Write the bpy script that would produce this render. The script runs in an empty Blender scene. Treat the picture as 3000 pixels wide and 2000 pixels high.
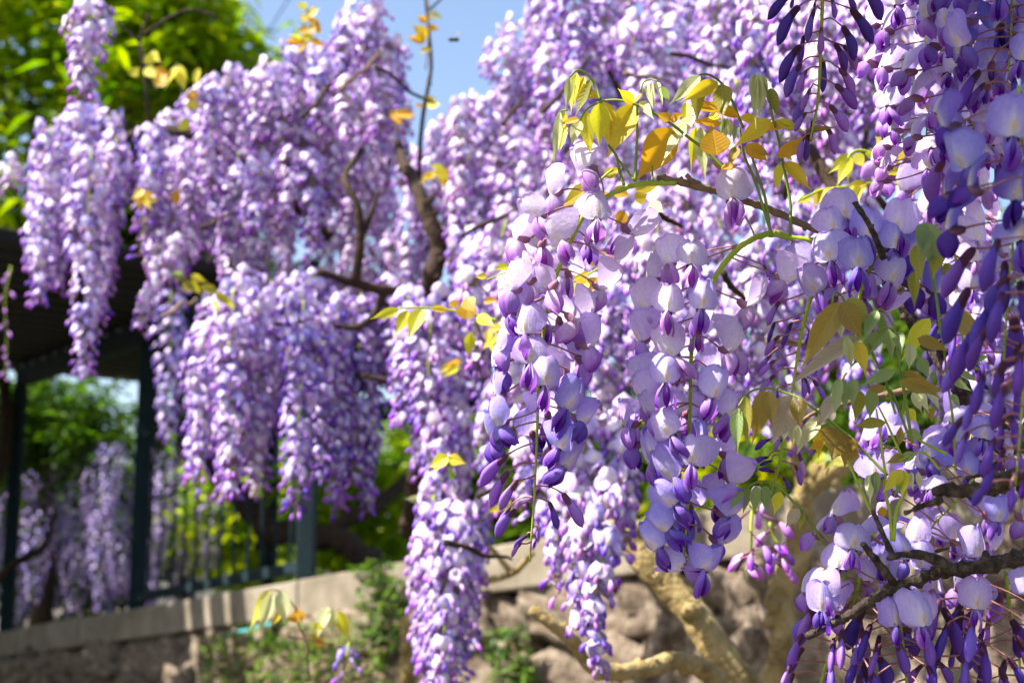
import bpy, math, random
import numpy as np
from mathutils import Vector, Matrix, noise

random.seed(11)
scene = bpy.context.scene
COL = scene.collection

# ------------------------------------------------------------------ camera
PITCH = math.radians(10.0)
CAM = Vector((0, 0, 1.6))
FPX = 50.0 / 36.0 * 3000.0
FW = Vector((0, math.cos(PITCH), math.sin(PITCH)))
UP = Vector((0, -math.sin(PITCH), math.cos(PITCH)))
RT = Vector((1, 0, 0))
FOCUS = 0.85
cd = bpy.data.cameras.new('camera'); cam = bpy.data.objects.new('camera', cd)
COL.objects.link(cam); scene.camera = cam
cam.location = CAM; cam.rotation_euler = (math.pi / 2 + PITCH, 0, 0)
cd.lens = 50; cd.sensor_width = 36; cd.clip_start = 0.02; cd.clip_end = 500
cd.dof.use_dof = True; cd.dof.focus_distance = FOCUS; cd.dof.aperture_fstop = 10.0

# ------------------------------------------------------------------ sky, sun, exposure
SUN = Vector((-0.58, -0.17, 0.79)).normalized()
world = bpy.data.worlds.new('World'); scene.world = world; world.use_nodes = True
nt = world.node_tree
sky = nt.nodes.new('ShaderNodeTexSky'); sky.sky_type = 'NISHITA'; sky.sun_disc = False
sky.sun_elevation = math.asin(SUN.z); sky.sun_rotation = math.atan2(SUN.x, SUN.y)
sky.altitude = 200; sky.air_density = 1.0; sky.dust_density = 2.4; sky.ozone_density = 1.2
bg = nt.nodes['Background']; bg.inputs[1].default_value = 0.09
nt.links.new(sky.outputs[0], bg.inputs[0])
sd = bpy.data.lights.new('sun', 'SUN'); sun = bpy.data.objects.new('sun', sd); COL.objects.link(sun)
sd.energy = 5.0; sd.angle = math.radians(0.5); sd.color = (1.0, 0.95, 0.87)
sun.rotation_euler = SUN.to_track_quat('Z', 'Y').to_euler()
scene.view_settings.view_transform = 'Standard'; scene.view_settings.look = 'None'
scene.view_settings.exposure = 1.62; scene.view_settings.gamma = 1.0
scene.cycles.max_bounces = 4; scene.cycles.diffuse_bounces = 2; scene.cycles.glossy_bounces = 2; scene.cycles.transmission_bounces = 3

# ------------------------------------------------------------------ helpers
def P(px, py, d):
    """a point that stands d metres ahead along the lens axis"""
    return CAM + FW * d + RT * ((px - 1500) / FPX * d) + UP * ((1000 - py) / FPX * d)
def S(px, d):
    return px / FPX * d
def put(o, label=None, cat=None, group=None, kind=None):
    if label: o['label'] = label
    if cat: o['category'] = cat
    if group: o['group'] = group
    if kind: o['kind'] = kind
    return o
def link(name, me, parent=None, mat=None):
    o = bpy.data.objects.new(name, me); COL.objects.link(o)
    if parent is not None: o.parent = parent
    if mat is not None and me is not None and not me.materials: me.materials.append(mat)
    return o
def empty(name, loc):
    o = bpy.data.objects.new(name, None); COL.objects.link(o); o.location = loc
    o.empty_display_size = 0.02
    return o
def mesh(name, v, f, mat=None, smooth=True, col=None, uv=None):
    me = bpy.data.meshes.new(name)
    me.from_pydata([tuple(p) for p in v], [], f)
    if smooth and len(me.polygons): me.polygons.foreach_set('use_smooth', [True] * len(me.polygons))
    if col is not None:
        a = me.color_attributes.new('pigment', 'FLOAT_COLOR', 'POINT')
        c = np.ones((len(v), 4), dtype=np.float32); c[:, :3] = np.asarray(col, dtype=np.float32)
        a.data.foreach_set('color', c.ravel())
    if uv is not None:
        a = me.attributes.new('leafuv', 'FLOAT_VECTOR', 'POINT')
        c = np.zeros((len(v), 3), dtype=np.float32); c[:, :2] = np.asarray(uv, dtype=np.float32)
        a.data.foreach_set('vector', c.ravel())
    if mat: me.materials.append(mat)
    me.update()
    return me
def grid_faces(nu, nv, off=0, wrap=False):
    f = []
    for j in range(nv - 1):
        for i in range(nu if wrap else nu - 1):
            i2 = (i + 1) % nu
            f.append((off + j * nu + i, off + j * nu + i2, off + (j + 1) * nu + i2, off + (j + 1) * nu + i))
    return f
def catmull(pts, n=6):
    pts = [Vector(p) for p in pts]
    if len(pts) < 3:
        a, b = pts[0], pts[-1]
        return [a.lerp(b, i / n) for i in range(n + 1)]
    q = [pts[0] * 2 - pts[1]] + pts + [pts[-1] * 2 - pts[-2]]
    out = []
    for i in range(1, len(q) - 2):
        p0, p1, p2, p3 = q[i - 1], q[i], q[i + 1], q[i + 2]
        for k in range(n):
            t = k / n
            out.append(0.5 * ((2 * p1) + (p2 - p0) * t + (2 * p0 - 5 * p1 + 4 * p2 - p3) * t * t + (3 * p1 - p0 - 3 * p2 + p3) * t ** 3))
    out.append(pts[-1])
    return out
def tube_data(path, r0, r1=None, sides=7, lump=0.0, seed=0, off=0):
    r1 = r0 if r1 is None else r1
    n = len(path); V = []; F = []
    t = (path[1] - path[0]).normalized()
    nx = t.orthogonal().normalized()
    for i, p in enumerate(path):
        tt = (path[min(i + 1, n - 1)] - path[max(i - 1, 0)]).normalized()
        nx = (nx - tt * nx.dot(tt)).normalized(); ny = tt.cross(nx)
        r = r0 + (r1 - r0) * i / (n - 1)
        for k in range(sides):
            a = 2 * math.pi * k / sides
            d = nx * math.cos(a) + ny * math.sin(a)
            rr = r
            if lump:
                rr *= 1 + lump * noise.noise((p + d * r) * (0.55 / r) + Vector((seed, 0, 0))) + 0.5 * lump * noise.noise(p * (0.2 / r) + Vector((0, seed, 0)))
            V.append(p + d * rr)
    F = grid_faces(sides, n, off, True)
    b = len(V)
    V.append(path[0]); V.append(path[-1])
    for k in range(sides):
        k2 = (k + 1) % sides
        F.append((off + b, off + k2, off + k)); e = (n - 1) * sides
        F.append((off + b + 1, off + e + k, off + e + k2))
    return V, F
def tube(name, path, r0, r1=None, mat=None, parent=None, sides=7, lump=0.0, seed=0, origin=None):
    o0 = Vector(origin) if origin is not None else (parent.location.copy() if parent else path[0].copy())
    V, F = tube_data(path, r0, r1, sides, lump, seed)
    me = mesh(name, [v - o0 for v in V], F, mat)
    o = link(name, me, parent)
    if parent is None: o.location = o0
    return o

# ------------------------------------------------------------------ materials
def nodes(m):
    m.use_nodes = True; t = m.node_tree
    return t, t.nodes, t.links, t.nodes['Principled BSDF'], t.nodes['Material Output']
def ramp(N, stops):
    r = N.new('ShaderNodeValToRGB')
    e = r.color_ramp.elements
    while len(e) < len(stops): e.new(0.5)
    for el, (p, c) in zip(e, stops):
        el.position = p; el.color = (*c, 1)
    return r
def petal_material(name, trans=0.4, rough=0.5, gain=1.0, tgain=1.25, spec=0.3):
    m = bpy.data.materials.new(name); t, N, L, pb, out = nodes(m)
    at = N.new('ShaderNodeAttribute'); at.attribute_name = 'pigment'
    oi = N.new('ShaderNodeObjectInfo')
    mr = N.new('ShaderNodeMapRange'); mr.inputs[3].default_value = 0.482; mr.inputs[4].default_value = 0.515
    L.new(oi.outputs['Random'], mr.inputs[0])
    mul = N.new('ShaderNodeMath'); mul.operation = 'MULTIPLY'; mul.inputs[1].default_value = 7.31
    fr = N.new('ShaderNodeMath'); fr.operation = 'FRACT'
    L.new(oi.outputs['Random'], mul.inputs[0]); L.new(mul.outputs[0], fr.inputs[0])
    mv = N.new('ShaderNodeMapRange'); mv.inputs[3].default_value = 0.82 * gain; mv.inputs[4].default_value = 1.14 * gain
    L.new(fr.outputs[0], mv.inputs[0])
    hs = N.new('ShaderNodeHueSaturation'); L.new(mr.outputs[0], hs.inputs['Hue']); L.new(mv.outputs[0], hs.inputs['Value'])
    hs.inputs['Saturation'].default_value = 1.08
    tc = N.new('ShaderNodeTexCoord')
    ns = N.new('ShaderNodeTexNoise'); ns.inputs['Scale'].default_value = 420; ns.inputs['Detail'].default_value = 3
    L.new(tc.outputs['Object'], ns.inputs['Vector'])
    mx = N.new('ShaderNodeMix'); mx.data_type = 'RGBA'; mx.blend_type = 'MULTIPLY'; mx.inputs[0].default_value = 0.30
    rp = ramp(N, [(0.3, (0.62, 0.6, 0.74)), (0.65, (1, 1, 1))]); L.new(ns.outputs['Fac'], rp.inputs[0])
    av = N.new('ShaderNodeAttribute'); av.attribute_name = 'leafuv'
    vm = N.new('ShaderNodeVectorMath'); vm.operation = 'MULTIPLY'; vm.inputs[1].default_value = (16, 1.6, 1); L.new(av.outputs['Vector'], vm.inputs[0])
    va = N.new('ShaderNodeVectorMath'); va.operation = 'ADD'; L.new(vm.outputs[0], va.inputs[0]); L.new(oi.outputs['Random'], va.inputs[1])
    nv_ = N.new('ShaderNodeTexNoise'); nv_.inputs['Scale'].default_value = 1.0; nv_.inputs['Detail'].default_value = 2; L.new(va.outputs[0], nv_.inputs['Vector'])
    rv = ramp(N, [(0.32, (0.60, 0.52, 0.74)), (0.55, (1, 1, 1))]); L.new(nv_.outputs['Fac'], rv.inputs[0])
    mx0 = N.new('ShaderNodeMix'); mx0.data_type = 'RGBA'; mx0.blend_type = 'MULTIPLY'; mx0.inputs[0].default_value = 0.24
    L.new(at.outputs['Color'], mx0.inputs[6]); L.new(rv.outputs[0], mx0.inputs[7])
    L.new(mx0.outputs[2], mx.inputs[6]); L.new(rp.outputs[0], mx.inputs[7]); L.new(mx.outputs[2], hs.inputs['Color'])
    bp = N.new('ShaderNodeBump'); bp.inputs['Strength'].default_value = 0.4; bp.inputs['Distance'].default_value = 0.0007
    hh_ = N.new('ShaderNodeMath'); hh_.operation = 'ADD'; L.new(ns.outputs['Fac'], hh_.inputs[0]); L.new(nv_.outputs['Fac'], hh_.inputs[1])
    L.new(hh_.outputs[0], bp.inputs['Height']); L.new(bp.outputs[0], pb.inputs['Normal'])
    L.new(hs.outputs[0], pb.inputs['Base Color']); pb.inputs['Roughness'].default_value = rough
    pb.inputs['Specular IOR Level'].default_value = spec
    if trans:
        tb = N.new('ShaderNodeBsdfTranslucent'); ms = N.new('ShaderNodeMixShader'); ms.inputs[0].default_value = trans
        g = N.new('ShaderNodeMix'); g.data_type = 'RGBA'; g.blend_type = 'MULTIPLY'; g.inputs[0].default_value = 1
        g.inputs[7].default_value = (tgain, tgain * 0.92, tgain, 1); L.new(hs.outputs[0], g.inputs[6])
        L.new(g.outputs[2], tb.inputs[0])
        L.new(pb.outputs[0], ms.inputs[1]); L.new(tb.outputs[0], ms.inputs[2]); L.new(ms.outputs[0], out.inputs[0])
    return m
def leaf_material(name, c1, c2, vein, tr, trans=0.45, veinamt=0.5, rough=0.45):
    m = bpy.data.materials.new(name); t, N, L, pb, out = nodes(m)
    at = N.new('ShaderNodeAttribute'); at.attribute_name = 'leafuv'
    sp = N.new('ShaderNodeSeparateXYZ'); L.new(at.outputs['Vector'], sp.inputs[0])
    ab = N.new('ShaderNodeMath'); ab.operation = 'ABSOLUTE'; L.new(sp.outputs[0], ab.inputs[0])
    a = N.new('ShaderNodeMath'); a.operation = 'MULTIPLY'; a.inputs[1].default_value = 1.6; L.new(ab.outputs[0], a.inputs[0])
    b = N.new('ShaderNodeMath'); b.operation = 'MULTIPLY_ADD'; b.inputs[1].default_value = 9.0; L.new(sp.outputs[1], b.inputs[0])
    ng = N.new('ShaderNodeMath'); ng.operation = 'MULTIPLY'; ng.inputs[1].default_value = -1; L.new(a.outputs[0], ng.inputs[0]); L.new(ng.outputs[0], b.inputs[2])
    fr = N.new('ShaderNodeMath'); fr.operation = 'PINGPONG'; fr.inputs[1].default_value = 0.5; L.new(b.outputs[0], fr.inputs[0])
    vr = ramp(N, [(0.0, (1, 1, 1)), (0.16, (0, 0, 0))]); L.new(fr.outputs[0], vr.inputs[0])
    mid = ramp(N, [(0.0, (1, 1, 1)), (0.09, (0, 0, 0))]); L.new(ab.outputs[0], mid.inputs[0])
    mxv = N.new('ShaderNodeMath'); mxv.operation = 'MAXIMUM'; L.new(vr.outputs[0], mxv.inputs[0]); L.new(mid.outputs[0], mxv.inputs[1])
    am = N.new('ShaderNodeMath'); am.operation = 'MULTIPLY'; am.inputs[1].default_value = veinamt * 0.6; L.new(mxv.outputs[0], am.inputs[0])
    oi = N.new('ShaderNodeObjectInfo'); tc = N.new('ShaderNodeTexCoord')
    ns = N.new('ShaderNodeTexNoise'); ns.inputs['Scale'].default_value = 4.0; ns.inputs['Detail'].default_value = 4; L.new(tc.outputs['Object'], ns.inputs['Vector'])
    ad = N.new('ShaderNodeMath'); ad.operation = 'ADD'; L.new(ns.outputs['Fac'], ad.inputs[0])
    sb = N.new('ShaderNodeMapRange'); sb.inputs[3].default_value = -0.45; sb.inputs[4].default_value = 0.45; L.new(oi.outputs['Random'], sb.inputs[0]); L.new(sb.outputs[0], ad.inputs[1])
    cr = ramp(N, [(0.1, c1), (0.9, c2)]); L.new(ad.outputs[0], cr.inputs[0])
    mx = N.new('ShaderNodeMix'); mx.data_type = 'RGBA'; L.new(am.outputs[0], mx.inputs[0]); L.new(cr.outputs[0], mx.inputs[6]); mx.inputs[7].default_value = (*vein, 1)
    L.new(mx.outputs[2], pb.inputs['Base Color']); pb.inputs['Roughness'].default_value = rough; pb.inputs['Specular IOR Level'].default_value = 0.35
    bp = N.new('ShaderNodeBump'); bp.inputs['Strength'].default_value = 0.35; bp.inputs['Distance'].default_value = 0.0007
    L.new(mxv.outputs[0], bp.inputs['Height']); bp.invert = True; L.new(bp.outputs[0], pb.inputs['Normal'])
    tb = N.new('ShaderNodeBsdfTranslucent'); ms = N.new('ShaderNodeMixShader'); ms.inputs[0].default_value = trans
    mt = N.new('ShaderNodeMix'); mt.data_type = 'RGBA'; mt.inputs[0].default_value = 0.65; L.new(mx.outputs[2], mt.inputs[6]); mt.inputs[7].default_value = (*tr, 1)
    L.new(mt.outputs[2], tb.inputs[0])
    L.new(pb.outputs[0], ms.inputs[1]); L.new(tb.outputs[0], ms.inputs[2]); L.new(ms.outputs[0], out.inputs[0])
    return m
def rough_material(name, stops, scale=12.0, bump=0.4, dist=0.004, rough=0.85, detail=8, scale2=None):
    m = bpy.data.materials.new(name); t, N, L, pb, out = nodes(m)
    tc = N.new('ShaderNodeTexCoord')
    ns = N.new('ShaderNodeTexNoise'); ns.inputs['Scale'].default_value = scale; ns.inputs['Detail'].default_value = detail; ns.inputs['Roughness'].default_value = 0.65
    oi = N.new('ShaderNodeObjectInfo'); ad = N.new('ShaderNodeVectorMath'); ad.operation = 'ADD'
    mu = N.new('ShaderNodeMath'); mu.operation = 'MULTIPLY'; mu.inputs[1].default_value = 37; L.new(oi.outputs['Random'], mu.inputs[0])
    L.new(tc.outputs['Object'], ad.inputs[0]); L.new(mu.outputs[0], ad.inputs[1]); L.new(ad.outputs[0], ns.inputs['Vector'])
    cr = ramp(N, stops); L.new(ns.outputs['Fac'], cr.inputs[0]); L.new(cr.outputs[0], pb.inputs['Base Color'])
    n2 = N.new('ShaderNodeTexNoise'); n2.inputs['Scale'].default_value = scale2 or scale * 4; n2.inputs['Detail'].default_value = 8; L.new(ad.outputs[0], n2.inputs['Vector'])
    bp = N.new('ShaderNodeBump'); bp.inputs['Strength'].default_value = bump; bp.inputs['Distance'].default_value = dist
    L.new(n2.outputs['Fac'], bp.inputs['Height']); L.new(bp.outputs[0], pb.inputs['Normal'])
    pb.inputs['Roughness'].default_value = rough; pb.inputs['Specular IOR Level'].default_value = 0.25
    return m
M = {}
def floret_material(name, trans):
    m = bpy.data.materials.new(name); t, N, L, pb, out = nodes(m)
    at = N.new('ShaderNodeAttribute'); at.attribute_name = 'pigment'; oi = N.new('ShaderNodeObjectInfo')
    mr = N.new('ShaderNodeMapRange'); mr.inputs[3].default_value = 0.78; mr.inputs[4].default_value = 1.12; L.new(oi.outputs['Random'], mr.inputs[0])
    mh = N.new('ShaderNodeMapRange'); mh.inputs[3].default_value = 0.515; mh.inputs[4].default_value = 0.485; L.new(oi.outputs['Random'], mh.inputs[0])
    hs = N.new('ShaderNodeHueSaturation'); L.new(at.outputs['Color'], hs.inputs['Color']); L.new(mr.outputs[0], hs.inputs['Value']); L.new(mh.outputs[0], hs.inputs['Hue'])
    hs.inputs['Saturation'].default_value = 1.10
    L.new(hs.outputs[0], pb.inputs['Base Color']); pb.inputs['Roughness'].default_value = 0.5; pb.inputs['Specular IOR Level'].default_value = 0.3
    tb = N.new('ShaderNodeBsdfTranslucent'); ms = N.new('ShaderNodeMixShader'); ms.inputs[0].default_value = trans
    L.new(hs.outputs[0], tb.inputs[0]); L.new(pb.outputs[0], ms.inputs[1]); L.new(tb.outputs[0], ms.inputs[2]); L.new(ms.outputs[0], out.inputs[0])
    return m
M['petal'] = petal_material('petal', 0.38, 0.62, 1.0, 1.25, 0.15)
M['floret'] = floret_material('background_petal', 0.20)
M['bud'] = petal_material('bud_skin', 0.10, 0.58, 1.0, 1.2, 0.3)
M['calyx'] = petal_material('calyx_skin', 0.1, 0.6, 1.0)
M['crown'] = floret_material('crown_leaf', 0.58)
def simple(name, c, rough=0.6, trans=0.0, spec=0.3):
    return rough_material(name, [(0.3, tuple(x * 0.75 for x in c)), (0.7, c)], 60, 0.2, 0.0006, rough)
M['rachis'] = rough_material('green_stem', [(0.3, (0.22, 0.32, 0.02)), (0.7, (0.36, 0.44, 0.04))], 90, 0.25, 0.0005, 0.55)
M['shoot'] = rough_material('dark_green_shoot', [(0.3, (0.10, 0.17, 0.02)), (0.7, (0.22, 0.28, 0.03))], 70, 0.25, 0.0005, 0.55)
M['pedicel'] = rough_material('pink_pedicel', [(0.3, (0.24, 0.085, 0.085)), (0.7, (0.38, 0.19, 0.16))], 120, 0.2, 0.0004, 0.6)
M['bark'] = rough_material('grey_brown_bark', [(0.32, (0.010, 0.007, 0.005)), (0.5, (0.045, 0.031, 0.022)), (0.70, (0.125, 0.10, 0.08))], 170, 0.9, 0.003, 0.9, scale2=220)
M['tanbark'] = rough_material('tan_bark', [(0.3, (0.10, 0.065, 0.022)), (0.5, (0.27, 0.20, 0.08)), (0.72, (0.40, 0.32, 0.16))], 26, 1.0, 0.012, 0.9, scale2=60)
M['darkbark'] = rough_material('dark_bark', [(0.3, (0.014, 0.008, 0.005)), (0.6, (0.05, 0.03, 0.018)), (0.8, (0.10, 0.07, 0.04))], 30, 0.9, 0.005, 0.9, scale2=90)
M['twig'] = rough_material('light_twig', [(0.3, (0.10, 0.058, 0.03)), (0.7, (0.26, 0.185, 0.105))], 60, 0.6, 0.002, 0.85)
M['gold'] = leaf_material('gold_leaf', (0.55, 0.40, 0.02), (0.64, 0.50, 0.03), (0.74, 0.66, 0.2), (0.90, 0.66, 0.01), 0.52)
M['orange'] = leaf_material('orange_leaf', (0.52, 0.27, 0.012), (0.60, 0.36, 0.02), (0.66, 0.50, 0.12), (0.90, 0.46, 0.005), 0.52)
M['yellow'] = leaf_material('yellow_green_leaf', (0.52, 0.52, 0.025), (0.66, 0.60, 0.035), (0.76, 0.74, 0.25), (0.86, 0.80, 0.02), 0.52)
M['silver'] = leaf_material('silvery_young_leaf', (0.44, 0.48, 0.22), (0.62, 0.62, 0.36), (0.30, 0.36, 0.08), (0.62, 0.66, 0.20), 0.42, 0.35, 0.6)
M['olive'] = leaf_material('olive_leaf', (0.20, 0.21, 0.02), (0.31, 0.28, 0.035), (0.46, 0.46, 0.18), (0.42, 0.38, 0.02), 0.45)
M['green'] = leaf_material('soft_green_leaf', (0.18, 0.26, 0.08), (0.30, 0.37, 0.15), (0.44, 0.50, 0.26), (0.30, 0.42, 0.05), 0.4, 0.35)
M['mauve'] = leaf_material('mauve_grey_leaf', (0.34, 0.27, 0.20), (0.44, 0.37, 0.28), (0.40, 0.34, 0.14), (0.42, 0.33, 0.10), 0.35, 0.3, 0.6)
M['brown'] = leaf_material('bronze_leaf', (0.26, 0.175, 0.03), (0.36, 0.27, 0.05), (0.44, 0.38, 0.17), (0.44, 0.30, 0.02), 0.44)
M['stone'] = rough_material('rubble_stone', [(0.30, (0.05, 0.034, 0.02)), (0.5, (0.16, 0.12, 0.085)), (0.70, (0.31, 0.26, 0.20))], 7, 0.8, 0.006, 0.9, scale2=30)
M['cap'] = rough_material('coping_stone', [(0.28, (0.11, 0.09, 0.06)), (0.52, (0.22, 0.185, 0.135)), (0.75, (0.30, 0.26, 0.20))], 7, 0.5, 0.003, 0.9, scale2=60)
M['mortar'] = rough_material('wall_mortar', [(0.3, (0.03, 0.02, 0.012)), (0.7, (0.08, 0.058, 0.036))], 8, 0.7, 0.006, 0.95)
M['iron'] = rough_material('teal_painted_iron', [(0.3, (0.004, 0.012, 0.016)), (0.7, (0.007, 0.022, 0.028))], 30, 0.3, 0.0008, 0.85)
M['roofwood'] = rough_material('dark_timber', [(0.3, (0.006, 0.006, 0.006)), (0.7, (0.016, 0.014, 0.013))], 20, 0.4, 0.002, 0.8)
M['ground'] = rough_material('path_gravel', [(0.3, (0.08, 0.065, 0.05)), (0.7, (0.15, 0.125, 0.095))], 3, 0.6, 0.01, 0.95)
M['soil'] = rough_material('garden_soil', [(0.3, (0.05, 0.06, 0.02)), (0.7, (0.10, 0.11, 0.04))], 3, 0.6, 0.02, 0.95)
M['pipe'] = rough_material('teal_pipe', [(0.3, (0.05, 0.26, 0.28)), (0.7, (0.10, 0.36, 0.38))], 20, 0.2, 0.001, 0.4)
M['wire'] = rough_material('black_wire', [(0.3, (0.02, 0.02, 0.02)), (0.7, (0.04, 0.04, 0.04))], 20, 0.2, 0.001, 0.5)

# ------------------------------------------------------------------ flower geometry
PAL = {  # banner, banner edge, wing base, wing tip, keel, calyx  (pigments)
 'pale': ((0.76, 0.66, 0.81), (0.62, 0.48, 0.75), (0.75, 0.58, 0.78), (0.45, 0.15, 0.58), (0.36, 0.09, 0.48), (0.28, 0.11, 0.17)),
 'mid':  ((0.63, 0.53, 0.79), (0.50, 0.37, 0.73), (0.60, 0.44, 0.76), (0.30, 0.08, 0.52), (0.22, 0.045, 0.42), (0.25, 0.09, 0.15)),
 'blue': ((0.47, 0.40, 0.77), (0.35, 0.27, 0.69), (0.38, 0.29, 0.70), (0.19, 0.055, 0.45), (0.14, 0.035, 0.35), (0.18, 0.055, 0.11)),
 'deep': ((0.26, 0.20, 0.54), (0.19, 0.12, 0.46), (0.18, 0.11, 0.44), (0.09, 0.026, 0.28), (0.06, 0.016, 0.20), (0.08, 0.022, 0.05)),
}
def lerp3(a, b, t): return tuple(a[i] * (1 - t) + b[i] * t for i in range(3))
def rotx(v, a):
    c, s = math.cos(a), math.sin(a)
    return (v[0], v[1] * c - v[2] * s, v[1] * s + v[2] * c)
def banner_mesh(pal, beta, seed, nu=15, nv=13, W=0.0108, H=0.0182, fold=1.0):
    rnd = random.Random(seed); ph = rnd.uniform(0, 6.28); asym = rnd.uniform(-0.16, 0.16); curl = rnd.uniform(0.5, 1.7); tw = rnd.uniform(-0.28, 0.28)
    fold = fold * rnd.uniform(0.8, 2.6); ru = rnd.uniform(0.6, 1.5)
    V = []; C = []; U = []
    ang = math.radians(90 - beta)          # tilt of the banner towards the front
    for j in range(nv):
        v = 0.5 - 0.5 * math.cos(math.pi * j / (nv - 1))
        sh = max(0.0, 1 - (abs(v - 0.5) / 0.5) ** 2.2) ** 0.5
        sh = max(sh, 0.17) if v < 0.3 else max(sh, 0.10)
        sh *= (1.0 - 0.10 * v)
        for i in range(nu):
            u = -1 + 2 * i / (nu - 1)
            x = u * sh * W * (1 + asym * u) * (1 + 0.035 * math.sin(9 * v + 4 * u + ph))
            y = v * H
            y -= 0.0020 * math.exp(-(x / 0.0016) ** 2) * v ** 5
            y -= 0.0034 * abs(u) ** 1.5 * (1 - v) * sh
            r = x / W
            z = -0.0052 * fold * r * r * (0.35 + v) - 0.0052 * curl * v ** 2.8 + 0.0040 * v * (1 - v)
            z += 0.0013 * math.exp(-(r / 0.11) ** 2) * (1 - 0.5 * v) + 0.0005 * math.exp(-((abs(r) - 0.28) / 0.1) ** 2) * (1 - v)
            z += ru * 0.0009 * math.sin(3.6 * u + 6 * v + ph) * abs(u) ** 1.5
            z += ru * 0.0013 * abs(u) ** 4 * math.sin(8 * v + ph) + ru * 0.0008 * v ** 6 * math.sin(7 * u + ph)
            x += z * tw
            p = rotx((x, y, z + 0.001), ang)
            V.append(Vector(p) + Vector((0, 0.0002, 0.0022)))
            e = min(1, max(abs(u) ** 2.6 * 0.9, v ** 6))
            c = lerp3(PAL[pal][0], PAL[pal][1], e)
            w = math.exp(-(r / 0.34) ** 2) * max(0, 1 - v / 0.58) ** 0.7
            c = lerp3(c, (0.88, 0.86, 0.86), min(1, w * 0.9))
            w = math.exp(-(r / 0.07) ** 2) * max(0, 1 - v / 0.95) * 0.6
            c = lerp3(c, (0.88, 0.85, 0.84), w)
            yl = math.exp(-(r / 0.13) ** 2) * math.exp(-((v - 0.20) / 0.13) ** 2)
            c = lerp3(c, (0.74, 0.55, 0.12), min(1, yl * (0.45 if pal == 'pale' else 0.8)))
            C.append(c); U.append((u * (0.5 + 0.5 * v) , v))
    return mesh('banner', V, grid_faces(nu, nv), M['petal'], True, C, U)
def pod(side, rx, rz, Ln, kap, seed, a0, a1, na, ns, bend, cfun, gap=0.0, base=0.42, peak=0.62, off=(0, 0, 0.002), ridge=0.0):
    """a shell along a line kap degrees below the facing direction"""
    rnd = random.Random(seed); V = []; C = []
    k = math.radians(kap)
    for j in range(ns):
        s = j / (ns - 1)
        if s < peak: pr = base + (1 - base) * math.sin(math.pi / 2 * s / peak) ** 1.3
        else: pr = max(0.02, 1 - ((s - peak) / (1 - peak)) ** 1.9) ** 0.75
        cz = bend * (s * s) ; cy = s * Ln
        for i in range(na):
            a = math.radians(a0 + (a1 - a0) * i / (na - 1)) if a1 - a0 < 359 else 2 * math.pi * i / na
            x = side * (math.cos(a) * rx * pr + gap * s)
            zz = math.sin(a) * rz * pr + cz
            if ridge: zz += ridge * math.exp(-((a - math.pi / 2) / 0.35) ** 2) * pr * rz
            # local axis: along = -y direction rotated forward
            d = Vector((0, -math.sin(k), math.cos(k))); nrm = Vector((0, math.cos(k), math.sin(k)))
            V.append(Vector((x, 0, 0)) + d * cy + nrm * zz + Vector(off))
            C.append(cfun(s, math.sin(a)))
    return V, C
def wing_mesh(pal, side, seed, kap):
    rnd = random.Random(seed * 7 + side)
    p = PAL[pal]
    V, C = pod(side, 0.0033, 0.0055, 0.0150, kap, seed, -66, 84, 9, 11, rnd.uniform(-0.0045, -0.001),
               lambda s, q: lerp3(p[2], p[3], min(1, max(0, (s - 0.10) / 0.75)) ** 0.9 * (0.62 + 0.38 * abs(q) ** 2)), gap=rnd.uniform(0.0004, 0.0036), base=0.34, peak=0.52)
    out = []
    for i, v in enumerate(V):
        s = (i // 9) / 10; q = (i % 9) / 8
        out.append(v + Vector((side * 0.0009 * math.sin(5 * s + seed + 4 * q) * s, 0.0006 * math.sin(9 * q + seed) * s, 0.0011 * s * math.sin(6 * q + 2 * seed))))
    return mesh('wing', out, grid_faces(9, 11), M['petal'], True, C, [((i % 9) / 8, (i // 9) / 10) for i in range(99)])
def keel_mesh(pal, seed, kap):
    p = PAL[pal]
    V, C = pod(1, 0.0022, 0.0036, 0.0150, kap, seed, 0, 360, 8, 8, -0.003, lambda s, q: lerp3(p[2], p[4], min(1, s * 1.5)), base=0.4, peak=0.55)
    return mesh('keel', V, grid_faces(8, 8, 0, True), M['petal'], True, C)
def calyx_mesh(pal, kap=8, k=1.0):
    p = PAL[pal][5]; V = []; C = []
    n = 9
    for j, (z, r) in enumerate(((-0.0040, 0.0005), (-0.0035, 0.0014), (-0.0018, 0.0021), (0.0002, 0.0024), (0.0018, 0.0025), (0.0030, 0.0026))):
        for i in range(n):
            a = 2 * math.pi * i / n
            zz = z + (0.0012 * math.cos(3 * a) if j == 5 else 0)
            V.append(Vector((math.cos(a) * r * k, math.sin(a) * r * k * 1.05 - 0.0006, zz * k)))
            C.append(lerp3(p, (0.60, 0.42, 0.50), 0.25 * j / 5))
    return mesh('flower', V, grid_faces(n, 6, 0, True), M['calyx'], True, C)
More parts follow.
